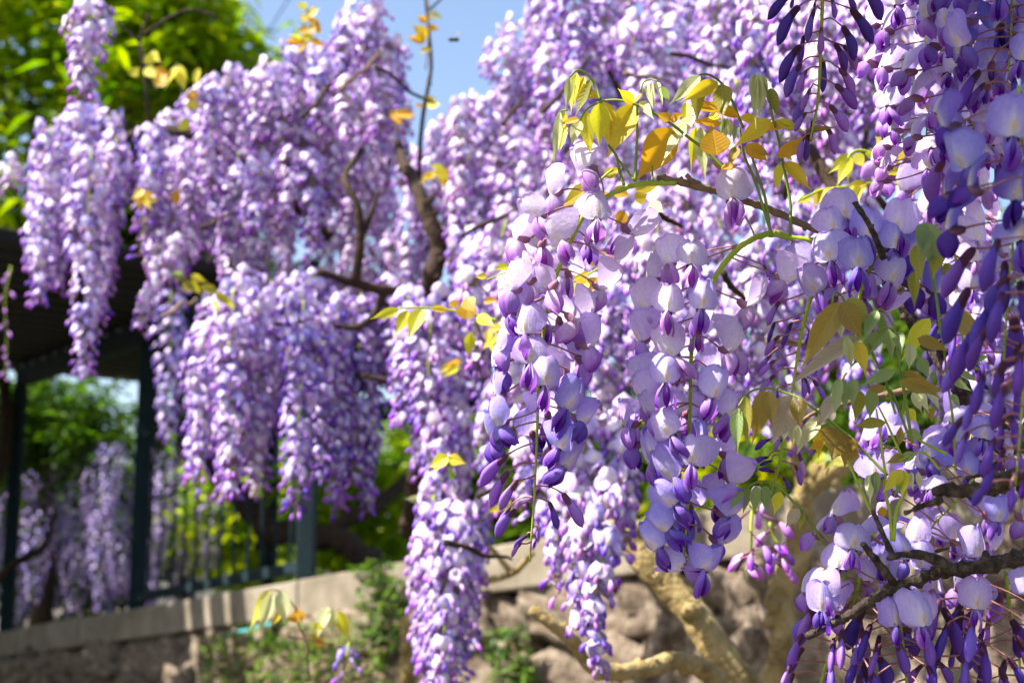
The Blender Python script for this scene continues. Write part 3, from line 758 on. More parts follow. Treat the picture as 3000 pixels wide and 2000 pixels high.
plant('garden_shrub', 'dark green shrub behind the grey barked limb and bronze leaves', 'shrub', [(2350, 950), (3100, 700), (3150, 1350), (2400, 1330)], 3.2, 4.2, 1500, 0.06, DGREEN + DGREEN + YGREEN[3:], 12,
      [Vector((q.x, q.y, 1.4)), Vector((q.x, q.y, 1.7)), Vector((q.x, q.y, 2.0)), 0.03], 0.08, ncl=50, limbs=7)
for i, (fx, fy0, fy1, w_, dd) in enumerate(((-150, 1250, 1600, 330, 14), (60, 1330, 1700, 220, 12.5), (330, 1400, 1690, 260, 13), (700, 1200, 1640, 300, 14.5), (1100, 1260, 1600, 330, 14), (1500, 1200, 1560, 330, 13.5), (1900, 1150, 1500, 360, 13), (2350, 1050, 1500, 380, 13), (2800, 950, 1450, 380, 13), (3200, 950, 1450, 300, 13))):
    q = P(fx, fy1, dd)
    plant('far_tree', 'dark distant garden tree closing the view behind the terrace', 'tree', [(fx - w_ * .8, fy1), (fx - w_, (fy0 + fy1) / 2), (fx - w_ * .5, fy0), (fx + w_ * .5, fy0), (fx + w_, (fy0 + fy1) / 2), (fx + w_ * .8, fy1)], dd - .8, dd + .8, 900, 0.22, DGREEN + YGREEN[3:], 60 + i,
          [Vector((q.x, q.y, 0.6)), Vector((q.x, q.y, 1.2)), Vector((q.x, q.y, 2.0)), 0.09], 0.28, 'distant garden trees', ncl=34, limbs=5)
# creepers hanging over the face of the wall
def creeper(label, poly, n, seed, pals, size=0.022):
    rnd = random.Random(seed); pts = []
    for x, y in sample_poly(poly, n, rnd):
        s_ = wall_at_fast(x); d = (W(s_, -0.2, 0.05 + rnd.uniform(0, 0.10)) - CAM).dot(FW)
        pts.append(P(x, y, d))
    V, F, C = leaf_cloud(pts, size, pals, seed, 0.7, 1.7, 3)
    b = pts[0]; root = empty('creeper', b); put(root, label, 'creeper')
    lf = link('foliage', mesh('foliage', [v - b for v in V], F, M['crown'], False, C), root); lf['kind'] = 'stuff'
    for i in range(5):
        a, c = rnd.choice(pts), rnd.choice(pts)
        tube('stem', catmull([a, a.lerp(c, .5) + Vector((0, 0, .02)), c], 4), 0.003, 0.0015, M['twig'], root, 5)
_WT = [((lambda q: (q - CAM).dot(RT) / (q - CAM).dot(FW) * FPX + 1500)(W(WL * i / 300, -0.2, 0)), WL * i / 300) for i in range(301)]
def wall_at_fast(px): return min(_WT, key=lambda t: abs(t[0] - px))[1]
LG = [(0.10, 0.20, 0.03), (0.18, 0.28, 0.05), (0.28, 0.36, 0.10), (0.06, 0.12, 0.02), (0.42, 0.30, 0.22)]
creeper('small leaved green creeper covering the sunlit wall below the coping', [(600, 1850), (760, 1810), (1000, 1820), (1130, 1900), (1130, 2060), (560, 2060)], 620, 21, LG)
creeper('dark leaved creeper climbing over the coping beside the bright shrub', [(1040, 1640), (1150, 1640), (1200, 1800), (1180, 1900), (1040, 1860)], 240, 22, DGREEN + LG[:2])
creeper('tuft of small green leaves growing from the wall below the branches', [(1430, 1830), (1540, 1830), (1580, 2050), (1440, 2050)], 170, 23, LG[:4])

# overhead wire and a bee in the sky
put(tube('overhead_wire', [P(1010, -260, 16), P(870, -40, 18), P(690, 240, 21)], 0.010, 0.010, M['wire'], None, 5), 'thin dark wire crossing the blue sky beside the tree', 'wire')
bp = P(1330, 117, 1.7); bee = empty('bee', bp); put(bee, 'small dark bee flying in the gap of blue sky', 'bee')
V = []; 
for j in range(7):
    r = (0.0008, 0.0022, 0.0028, 0.0019, 0.0029, 0.0024, 0.0004)[j]
    for i in range(8): V.append(Vector((-0.007 + j * 0.0023, math.cos(i * .785) * r, math.sin(i * .785) * r)))
link('body', mesh('body', V, grid_faces(8, 7, 0, True), M['darkbark']), bee)
for sg in (-1, 1): link('wing', mesh('wing', [Vector((0, 0, .002)), Vector((.003, sg * .003, .005)), Vector((.008, sg * .007, .007)), Vector((.004, sg * .007, .007))], [(0, 1, 2, 3)], M['mauve']), bee)

# ================================================================== BRANCHES
def branch(label, pts, rpx0, rpx1, mat='bark', lump=0.45, sides=9, twigs=(), seed=1):
    """pts: (px, py, depth)"""
    path = catmull([P(x, y, d) for x, y, d in pts], 7)
    # small crooked wander so that no run is dead straight
    for i in range(1, len(path) - 1):
        r = S(rpx0, pts[0][2]); path[i] = path[i] + Vector((noise.noise(path[i] * 9 + Vector((seed, 0, 0))), noise.noise(path[i] * 9 + Vector((0, seed, 0))), noise.noise(path[i] * 9 + Vector((0, 0, seed))))) * r * 0.8
    root = empty('wisteria_branch', path[0]); put(root, label, 'branch')
    tube('limb', path, S(rpx0, pts[0][2]), S(rpx1, pts[-1][2]), M[mat], root, sides, lump, seed)
    for tw in twigs:
        r0, r1, tp = tw[0], tw[1], tw[2:]
        tube('twig', catmull([P(x, y, d) for x, y, d in tp], 5), S(r0, tp[0][2]), S(r1, tp[-1][2]), M[mat], root, 8, lump, seed + 3)
    # nodes where buds and old stalks broke off
    rnd = random.Random(seed)
    for i in range(2, len(path) - 1, 3):
        t = i / (len(path) - 1); rr = S(rpx0 + (rpx1 - rpx0) * t, pts[0][2])
        dv = Vector((rnd.uniform(-1, 1), rnd.uniform(-1, 1), rnd.uniform(-1, 1))).normalized()
        tube('knot', [path[i] + dv * rr * .3, path[i] + dv * rr * 1.1, path[i] + dv * rr * rnd.uniform(1.35, 1.9)], rr * .75, rr * .35, M[mat], root, 7, 0.5, i)
    return root
branch('dark knotty grey branch crossing the bottom right above the hanging buds', [(3080, 1610, .80), (2960, 1640, .80), (2850, 1665, .80), (2760, 1672, .81), (2690, 1700, .81), (2620, 1722, .81), (2560, 1752, .81), (2500, 1790, .815), (2450, 1818, .815), (2365, 1862, .82)], 27, 11, 'bark', 0.5, 10,
       ((15, 9, (2628, 1720, .81), (2590, 1670, .80), (2550, 1620, .79), (2528, 1592, .785)), (18, 8, (2790, 1668, .80), (2720, 1630, .79), (2650, 1622, .785), (2600, 1635, .78)), (9, 6, (2618, 1635, .79), (2585, 1560, .79), (2555, 1492, .79)), (6, 3, (2740, 1615, .79), (2780, 1605, .785))), 2)
branch('dark gnarled branch end with pale broken twig above the lower right flowers', [(3080, 1330, .70), (2990, 1380, .71), (2900, 1425, .72), (2820, 1440, .73), (2740, 1440, .74)], 30, 17, 'bark', 0.6, 10,
       ((12, 7, (2760, 1462, .735), (2700, 1482, .735), (2652, 1502, .73)), (9, 5, (3000, 1400, .71), (2900, 1388, .72), (2830, 1400, .73))), 5)
branch('grey barked limb slanting down behind the right hand leaves', [(2590, 760, .97), (2650, 900, .96), (2720, 1000, .96), (2800, 1110, .95), (2880, 1240, .95), (2960, 1360, .93), (3060, 1480, .93)], 16, 34, 'bark', 0.4, 10, ((9, 5, (2960, 1350, .93), (2900, 1300, .92), (2840, 1250, .92)),), 7)
branch('thin brown twig standing up among the violet flowers', [(2592, 760, .80), (2570, 700, .80), (2540, 640, .795), (2506, 592, .79)], 10, 8, 'bark', 0.35, 8, (), 9)
branch('pale brown twig reaching left to the green flowering shoot', [(2420, 690, .88), (2330, 650, .87), (2230, 605, .86), (2140, 575, .86), (2060, 550, .855), (1985, 533, .85), (1925, 525, .85)], 11, 11, 'twig', 0.4, 8, ((8, 7, (2050, 540, .855), (2030, 530, .85), (2010, 512, .85)),), 11)
branch('thin bare twig running under the hanging leaf cluster', [(2700, 1130, .95), (2560, 1160, .95), (2440, 1190, .96), (2400, 1200, .97), (2330, 1240, .99)], 9, 5, 'twig', 0.4, 7, ((7, 4, (2420, 1195, .96), (2450, 1140, .96), (2480, 1090, .96)),), 13)
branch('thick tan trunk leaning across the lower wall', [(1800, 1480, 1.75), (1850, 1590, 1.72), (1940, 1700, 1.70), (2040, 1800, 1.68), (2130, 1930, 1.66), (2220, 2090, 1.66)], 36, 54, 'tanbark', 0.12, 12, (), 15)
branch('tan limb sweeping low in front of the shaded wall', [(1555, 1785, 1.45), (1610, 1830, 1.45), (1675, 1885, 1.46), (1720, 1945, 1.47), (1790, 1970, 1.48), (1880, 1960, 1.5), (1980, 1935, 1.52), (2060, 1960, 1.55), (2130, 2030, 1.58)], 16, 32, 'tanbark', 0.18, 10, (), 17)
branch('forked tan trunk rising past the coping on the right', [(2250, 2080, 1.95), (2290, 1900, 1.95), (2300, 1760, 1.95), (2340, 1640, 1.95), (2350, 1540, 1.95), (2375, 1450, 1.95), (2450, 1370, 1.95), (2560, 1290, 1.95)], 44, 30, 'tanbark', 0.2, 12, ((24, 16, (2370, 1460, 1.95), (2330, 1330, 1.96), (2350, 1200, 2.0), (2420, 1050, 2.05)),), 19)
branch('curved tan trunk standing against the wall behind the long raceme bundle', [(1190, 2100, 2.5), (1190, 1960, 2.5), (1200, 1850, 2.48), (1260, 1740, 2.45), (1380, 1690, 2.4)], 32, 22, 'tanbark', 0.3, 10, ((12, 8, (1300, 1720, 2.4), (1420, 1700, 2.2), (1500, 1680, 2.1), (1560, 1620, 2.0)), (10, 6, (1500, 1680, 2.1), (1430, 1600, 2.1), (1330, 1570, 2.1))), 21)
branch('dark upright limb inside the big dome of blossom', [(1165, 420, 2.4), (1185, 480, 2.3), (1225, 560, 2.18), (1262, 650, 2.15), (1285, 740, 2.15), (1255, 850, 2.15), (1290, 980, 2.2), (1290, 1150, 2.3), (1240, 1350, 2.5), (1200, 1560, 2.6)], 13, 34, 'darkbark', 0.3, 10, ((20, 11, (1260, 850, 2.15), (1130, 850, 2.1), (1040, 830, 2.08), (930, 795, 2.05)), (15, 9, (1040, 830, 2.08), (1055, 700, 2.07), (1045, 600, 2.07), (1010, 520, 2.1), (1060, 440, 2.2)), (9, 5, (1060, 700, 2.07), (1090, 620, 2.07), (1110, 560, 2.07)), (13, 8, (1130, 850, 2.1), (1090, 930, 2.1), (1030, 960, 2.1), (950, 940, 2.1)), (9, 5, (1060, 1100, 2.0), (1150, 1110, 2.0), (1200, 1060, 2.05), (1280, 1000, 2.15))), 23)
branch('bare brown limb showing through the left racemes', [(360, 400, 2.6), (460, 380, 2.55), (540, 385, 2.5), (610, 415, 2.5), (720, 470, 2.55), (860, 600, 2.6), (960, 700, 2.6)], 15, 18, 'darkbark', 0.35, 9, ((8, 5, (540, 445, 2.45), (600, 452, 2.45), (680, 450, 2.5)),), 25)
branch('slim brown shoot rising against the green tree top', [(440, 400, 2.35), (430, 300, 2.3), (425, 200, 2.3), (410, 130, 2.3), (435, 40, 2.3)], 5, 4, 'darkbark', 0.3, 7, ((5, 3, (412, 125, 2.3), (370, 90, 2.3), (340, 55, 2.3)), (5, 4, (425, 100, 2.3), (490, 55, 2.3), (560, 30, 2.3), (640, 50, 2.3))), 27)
branch('slim brown leafy shoot standing up in the gap of blue sky', [(1230, 520, 2.3), (1243, 330, 2.2), (1260, 200, 2.2), (1255, 80, 2.2), (1245, -60, 2.2)], 7, 4, 'darkbark', 0.3, 7, ((4, 2, (1258, 30, 2.2), (1290, 0, 2.2), (1330, -40, 2.2)),), 29)
branch('brown limb in the upper blossom above the golden leaves', [(2030, -60, 2.1), (2100, 30, 2.1), (2150, 90, 2.1), (2200, 220, 2.15), (2240, 420, 2.2), (2300, 560, 2.2), (2420, 700, 2.1)], 17, 22, 'darkbark', 0.3, 9, ((12, 7, (1860, 340, 2.4), (1800, 240, 2.4), (1740, 100, 2.4), (1700, -30, 2.4)), (9, 6, (2560, 330, 1.7), (2480, 330, 1.75), (2400, 320, 1.8), (2330, 330, 1.85))), 31)
branch('dark brown limb behind the small yellow leaves', [(2370, 440, 1.55), (2410, 500, 1.52), (2450, 560, 1.5), (2520, 650, 1.45), (2600, 800, 1.4)], 20, 24, 'darkbark', 0.35, 10, ((12, 8, (2620, 640, 1.5), (2560, 560, 1.5), (2530, 470, 1.55), (2540, 380, 1.6)),), 33)
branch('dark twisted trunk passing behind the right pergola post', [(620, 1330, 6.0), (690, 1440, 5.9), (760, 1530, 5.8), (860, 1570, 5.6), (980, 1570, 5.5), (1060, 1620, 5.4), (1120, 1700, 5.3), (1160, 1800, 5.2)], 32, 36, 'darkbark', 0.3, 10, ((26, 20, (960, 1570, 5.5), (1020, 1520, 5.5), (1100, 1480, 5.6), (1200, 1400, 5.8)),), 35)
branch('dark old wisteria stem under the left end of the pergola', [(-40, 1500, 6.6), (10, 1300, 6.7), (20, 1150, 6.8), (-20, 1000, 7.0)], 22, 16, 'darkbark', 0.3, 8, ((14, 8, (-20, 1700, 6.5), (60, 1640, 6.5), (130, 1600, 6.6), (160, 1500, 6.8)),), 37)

ov = empty('added_shade_vine', P(1500, -1250, .72)); put(ov, 'unseen leafy vine added overhead to shade the right hand racemes', 'vine')  # out of view, added in the sun's path to shade racemes and leaves
tube('limb', catmull([P(1700, -1180, .70), P(1500, -900, .70), P(1300, -650, .71), P(1180, -560, .72)], 5), 0.006, 0.003, M['bark'], ov, 7, 0.4, 6)
tube('limb', catmull([P(900, -1300, .9), P(1300, -1240, .78), P(1700, -1180, .70), P(2200, -1150, .66), P(2900, -1250, .66)], 6), 0.012, 0.007, M['bark'], ov, 8, 0.4, 4)
rv_ = random.Random(17); pts = []
for i in range(420):
    pts.append(P(rv_.gauss(1830, 230), rv_.gauss(-1150, 150), rv_.uniform(.58, .86)))
for i in range(55): pts.append(P(rv_.gauss(1290, 150), rv_.gauss(-620, 110), rv_.uniform(.64, .78)))
V, F, C = leaf_cloud(pts, 0.05, DGREEN + YGREEN, 18, 0.8, 2.4, 3)
of_ = link('foliage', mesh('foliage', [v - ov.location for v in V], F, M['crown'], False, C), ov); of_['kind'] = 'stuff'

# ================================================================== BACKGROUND RACEMES
cnt = [100]; seen = {}
EXPL = {
 'racemes of the left hanging lobe': ['outer raceme on the tree side of the left hanging lobe', 'longest raceme of the left lobe reaching far below the pergola roof edge', 'raceme in the middle of the left hanging lobe', 'raceme on the dome side of the left hanging lobe', 'narrow raceme at the leafy outer edge of the left lobe', 'lower middle raceme of the left lobe above its long tip'],
 'racemes of the lower left bundle': ['slim outer raceme of the bundle next to the left pergola post', 'long full raceme in the middle of the bundle between the posts', 'full raceme on the right pergola post side of the bundle'],
 'racemes in front of the right pergola post': ['long raceme with pointed tip hanging in front of the right pergola post'],
 'racemes below the dark upright limb': ['wide raceme just below the foot of the dark upright limb', 'widest raceme under the yellow green leaf pair'],
 'racemes of the low bundle before the wall': ['long raceme on the wall side of the low bundle', 'wide middle raceme of the low bundle'],
 'racemes behind the tip of the central raceme': ['raceme directly behind the budded tip of the central raceme', 'lowest raceme with a point of buds before the tan sweeping limb'],
}
MARKS = ((560, 260, 'beside the glowing tree top'), (760, 230, 'on the sunny shoulder of the blossom dome'), (960, 120, 'at the crest of the blossom dome'), (1130, 230, 'beside the leafy shoot in the sky gap'), (480, 520, 'near the bare brown limb of the dome'), (700, 520, 'in the shaded heart of the blossom dome'), (900, 420, 'in the bright middle of the blossom dome'), (1080, 560, 'by the forked dark limb in the dome'), (1200, 480, 'by the top of the dark upright limb'),
 (1560, 120, 'on the edge of the bank right of the sky'), (1800, 60, 'in the high bank above the golden leaf arches'), (1720, 350, 'behind the tip of the golden leaf arch'), (2080, 60, 'by the brown limb of the high bank'), (2000, 330, 'behind the silvery folded leaves'), (2260, 330, 'behind the upright green shoot'), (2420, 60, 'behind the hanging raceme of indigo buds'), (2520, 300, 'above the blurred yellow leaves'), (2720, 60, 'behind the dense pale raceme'), (2920, 60, 'behind the violet racemes of the shaded corner'), (2820, 400, 'behind the near blue violet flowers'),
 (1360, 360, 'right below the gap of blue sky'), (1420, 560, 'left of the topmost flowers of the central raceme'), (1500, 880, 'behind the left side of the central raceme'), (1760, 640, 'behind the green shoot of the central raceme'), (1830, 940, 'between the two sharp racemes'), (2180, 760, 'under the arching lime shoot'), (2260, 960, 'behind the thin raceme of dark buds'), (2420, 880, 'behind the yellow marked flower cluster'),
 (2600, 950, 'behind the bronze drooping leaves'), (2850, 900, 'behind the near chain of blue buds'), (2950, 650, 'behind the near blurred blue raceme'))
def lr(px, py, bot, w, d, label, group, pals=('mid', 'mid', 'pale'), dens=1.0, lean=0.0, open_to=0.93, sc=0.88):
    """top pixel, bottom pixel row, width in pixels, depth"""
    cnt[0] += 1
    if group in EXPL:
        k = EXPL[group]; label = k.pop(0) if k else label
    seen.setdefault(label, group)
    if seen[label] != group: group = seen[label]
    L = S(bot - py, d); R = max(0.006, S(w, d) / 2 - 0.013)
    n = int(max(9, min(130, dens * L * (2 * R + 0.026) / 0.000195)))
    low_raceme(label, P(px, py, d), L, R, n, pals, group, cnt[0], lean=(S(lean, d), 0), open_to=open_to, sc=sc, merge=d > 3)
def mass(poly, n, d0, d1, l0, l1, w0, w1, label, group, pals0, seed, dens=1.0, mind=0.0):
    rnd = random.Random(seed); done = []
    tries = 0
    while len(done) < n and tries < 5000:
        tries += 1
        (x, y), = sample_poly(poly, 1, rnd)
        if any((x - a) ** 2 + ((y - b) * .8) ** 2 < mind ** 2 for a, b in done): continue
        done.append((x, y))
        L = rnd.uniform(l0, l1); pals = pals0
        if label is None or d0 < 5:
            tone, pals = rnd.choice((('pale pinkish', ('pale', 'pale', 'mid')), ('pale lavender', ('pale', 'mid', 'mid')), ('lavender', ('mid', 'pale', 'mid')), ('violet', ('mid', 'blue', 'mid'))) if 'deep' not in pals0 else (('violet', ('mid', 'blue', 'mid')), ('dark violet', ('blue', 'deep', 'mid'))))
            mk = min(MARKS, key=lambda q: (q[0] - x) ** 2 + (q[1] - y - L / 2) ** 2)[2]
            label = ('%s %s raceme %s' % ('long' if L > (l0 + l1) / 2 else 'short', tone, mk))
        lr(x, y, y + L, rnd.uniform(w0, w1), rnd.uniform(d0, d1), label, group, pals, dens)
g = 'racemes of the left hanging lobe'; lb = 'long lavender raceme in the hanging lobe in front of the pergola roof'
for a in ((150, 370, 900, 170, 2.35), (275, 430, 1100, 200, 2.3), (215, 340, 760, 190, 2.45), (330, 400, 860, 150, 2.4), (115, 480, 800, 130, 2.4), (300, 560, 950, 170, 2.38), (190, 420, 850, 160, 2.5), (250, 300, 620, 160, 2.5), (320, 330, 700, 140, 2.5)):
    lr(*a, lb, g, ('mid', 'pale', 'mid', 'blue'))
lr(260, 10, 300, 200, 2.0, 'single short raceme hanging alone before the green tree', None, ('mid', 'pale'), 0.9)
lr(435, 430, 760, 120, 2.2, 'thin half budded raceme beside the left hanging lobe', None, ('mid', 'blue'), 0.5, open_to=0.5)
lr(30, 480, 560, 120, 2.6, 'stub of a pinkish raceme at the edge of the tree', None, ('pale',), 0.7)
lr(545, 690, 960, 150, 2.3, 'short slanting raceme at the lower left of the blossom dome', None, ('mid', 'pale'), 0.9, lean=-140)
lr(505, 850, 1300, 150, 3.6, 'thin dull raceme hanging in the shade under the pergola', None, ('mid', 'deep'), 0.45)
lr(28, 780, 1120, 50, 3.6, 'bare greenish raceme stalk hanging at the pergola edge', None, ('pale',), 0.2, open_to=0.05)
g = 'racemes of the big blossom dome'; lb = 'lavender raceme in the big dome of blossom left of the sky gap'
DOME = [(400, 400), (480, 300), (560, 240), (700, 225), (830, 170), (930, 130), (1010, 0), (1090, 20), (1150, 110), (1180, 300), (1190, 380), (1140, 420), (1120, 460), (1000, 420), (930, 560), (760, 600), (560, 620), (440, 560)]
mass(DOME, 58, 2.25, 2.95, 170, 300, 110, 180, lb, g, ('mid', 'mid', 'pale', 'blue'), 41, 1.0, 56)
mass([(980, 450), (1230, 450), (1300, 750), (1000, 760), (940, 640)], 16, 2.7, 3.0, 170, 260, 110, 150, lb, g, ('mid', 'mid', 'blue'), 49, 0.8, 58)
mass([(620, 230), (900, 130), (1090, 10), (1160, 130), (1150, 260), (800, 300), (640, 330)], 16, 2.2, 2.4, 120, 200, 110, 160, lb, g, ('pale', 'pale', 'mid'), 42, 1.0, 60)
g = 'racemes of the lower left bundle'; lb = 'lavender raceme in the bundle hanging between the two pergola posts'
for a in ((600, 960, 1390, 170, 2.15), (690, 830, 1450, 200, 2.1), (765, 860, 1430, 200, 2.15), (640, 880, 1330, 170, 2.25), (720, 790, 1300, 190, 2.3), (580, 1080, 1410, 120, 2.2), (800, 820, 1260, 150, 2.3), (670, 1000, 1440, 150, 2.1)):
    lr(*a, lb, g, ('mid', 'mid', 'pale', 'blue'))
g = 'racemes in front of the right pergola post'; lb = 'lavender raceme in the bundle covering the right pergola post'
for a in ((890, 860, 1490, 190, 2.05), (945, 900, 1400, 180, 2.1), (860, 820, 1240, 180, 2.2), (1000, 880, 1460, 170, 2.15), (1060, 860, 1420, 170, 2.2), (930, 800, 1160, 190, 2.25), (1090, 1000, 1480, 130, 2.2), (1010, 980, 1490, 120, 2.2)):
    lr(*a, lb, g, ('mid', 'blue', 'mid', 'deep'))
g = 'racemes below the dark upright limb'; lb = 'lavender raceme hanging below the dark upright limb'
for a in ((1200, 860, 1250, 200, 1.9), (1270, 880, 1300, 220, 1.85), (1340, 900, 1330, 170, 1.95), (1240, 960, 1380, 150, 1.9), (1400, 700, 1100, 180, 2.0), (1370, 660, 980, 170, 2.1), (1420, 860, 1240, 170, 2.0), (1150, 820, 1130, 150, 2.2), (1290, 1240, 1480, 150, 1.8), (1350, 1200, 1470, 130, 1.85), (1440, 1150, 1500, 150, 1.8), (1350, 540, 800, 140, 2.3)):
    lr(*a, lb, g, ('mid', 'mid', 'pale', 'blue'))
g = 'racemes of the low bundle before the wall'; lb = 'lavender raceme in the low bundle reaching the bottom of the wall'
for a in ((1265, 1450, 1990, 190, 1.75), (1330, 1480, 1960, 200, 1.72), (1240, 1560, 2010, 130, 1.78), (1380, 1560, 1880, 150, 1.85), (1300, 1640, 2020, 190, 1.7), (1420, 1450, 1700, 120, 1.9)):
    lr(*a, lb, g, ('mid', 'mid', 'pale', 'blue'))
g = 'racemes behind the tip of the central raceme'; lb = 'lavender raceme hanging behind the budded tip of the central raceme'
for a in ((1690, 1440, 1840, 190, 1.42), (1750, 1480, 1940, 190, 1.4), (1640, 1420, 1720, 160, 1.45), (1790, 1380, 1720, 190, 1.5), (1700, 1250, 1620, 200, 1.55), (1820, 1200, 1600, 180, 1.55), (1600, 1180, 1560, 170, 1.6), (1540, 1300, 1500, 130, 1.6)):
    lr(*a, lb, g, ('mid', 'mid', 'pale', 'blue'))
lr(2190, 1470, 1690, 170, 1.22, 'small loose raceme of pale pink buds before the coping', None, ('pale', 'mid'), 0.32, open_to=0.1)
lr(2270, 1530, 1660, 110, 1.24, 'small cluster of drooping violet buds before the shaded wall', None, ('pale', 'mid'), 0.3, open_to=0.0)
lr(1010, 1880, 2060, 120, 1.8, 'little purple raceme among the creeper leaves on the wall', None, ('mid', 'blue'), 0.35, open_to=0.3)
g = 'racemes of the high right blossom bank'; lb = 'lavender raceme in the high blossom bank behind the golden leaves'
mass([(1520, 60), (1560, -120), (2500, -150), (2620, 0), (2560, 380), (2300, 480), (1900, 480), (1650, 460), (1440, 400), (1400, 300), (1460, 180)], 66, 1.95, 2.9, 210, 340, 130, 210, lb, g, ('mid', 'mid', 'pale', 'pale'), 43, 1.0, 72)
mass([(2150, -60), (2560, -60), (2600, 200), (2420, 330), (2150, 250)], 13, 1.45, 1.8, 240, 340, 170, 220, lb, g, ('pale', 'pale', 'mid'), 47, 1.0, 90)
mass([(2560, -120), (3080, -120), (3080, 330), (2620, 330)], 12, 1.25, 1.7, 230, 330, 180, 230, lb, g, ('pale', 'mid', 'mid'), 50, 1.0, 95)
g = 'racemes of the bank below the sky gap'; lb = 'lavender raceme in the blossom bank just below the sky gap'
mass([(1290, 330), (1420, 260), (1500, 300), (1540, 620), (1260, 660), (1240, 420)], 16, 2.1, 2.7, 180, 290, 120, 180, lb, g, ('mid', 'mid', 'pale'), 44, 1.0, 58)
g = 'racemes behind the two central racemes'; lb = 'lavender raceme in the deep bank behind the two sharp central racemes'
mass([(1450, 620), (1900, 520), (2420, 560), (2470, 860), (2300, 1020), (1500, 1020), (1400, 820)], 40, 1.5, 1.95, 230, 350, 150, 230, lb, g, ('mid', 'pale', 'mid', 'pale'), 45, 1.0, 82)
g = 'racemes in the shade behind the right hand leaves'; lb = 'violet raceme in the shadowy bank behind the bronze leaves and grey limb'
mass([(2420, 760), (2700, 760), (3080, 500), (3080, 1100), (2600, 1150), (2420, 1000)], 14, 1.3, 1.9, 180, 260, 170, 220, lb, g, ('mid', 'blue', 'deep', 'mid'), 48, 0.9, 95)
# bare twigs that show between the florets
tr = random.Random(77)
for i, (x, y, dd, where) in enumerate(((1010, 290, 2.25, 'below the crest of the dome'), (960, 260, 2.2, 'near the amber leaves'), (640, 640, 2.15, 'at the lower edge of the dome'), (1060, 210, 2.15, 'beside the leafy shoot'), (1180, 250, 2.1, 'at the sky edge of the dome'), (860, 940, 2.05, 'over the bundle by the right post'), (520, 900, 2.1, 'left of the lower bundle'), (1500, 330, 2.0, 'at the sky edge of the bank'), (1660, 250, 1.95, 'in the bank behind the leaf arch'), (1900, 230, 1.9, 'in the bank above the golden leaves'), (2060, 180, 1.9, 'by the brown limb'), (1440, 640, 1.9, 'left of the central raceme'), (1700, 1160, 1.4, 'behind the central raceme'), (1450, 1420, 1.7, 'above the low bundle'), (1400, 1620, 1.65, 'across the low bundle'), (2330, 1000, 1.3, 'behind the dark budded raceme'), (1960, 640, 1.4, 'under the pale twig'), (2160, 860, 1.3, 'beside the lime shoot'))):
    a = tr.uniform(-.9, .9); L_ = tr.uniform(50, 110)
    pts = [P(x + L_ * t * math.cos(a) + tr.uniform(-9, 9), y + L_ * t * math.sin(a) + tr.uniform(-9, 9), dd + .02 * t) for t in (-1, -.4, .2, .7, 1)]
    o = tube('bare_twig', catmull(pts, 4), 0.0036, 0.0018, M['darkbark' if i % 3 else 'twig'], None, 7, 0.5, i)
    put(o, 'short bare tan twig ' + where, 'twig')
g = 'far racemes behind the railing'; lb = 'distant lavender raceme hanging in the garden behind the railing'
mass([(-60, 1330), (150, 1330), (380, 1280), (500, 1330), (640, 1380), (620, 1600), (-60, 1640)], 46, 8.4, 9.8, 190, 300, 100, 150, lb, g, ('mid', 'blue', 'deep', 'mid'), 46, 1.0, 44)

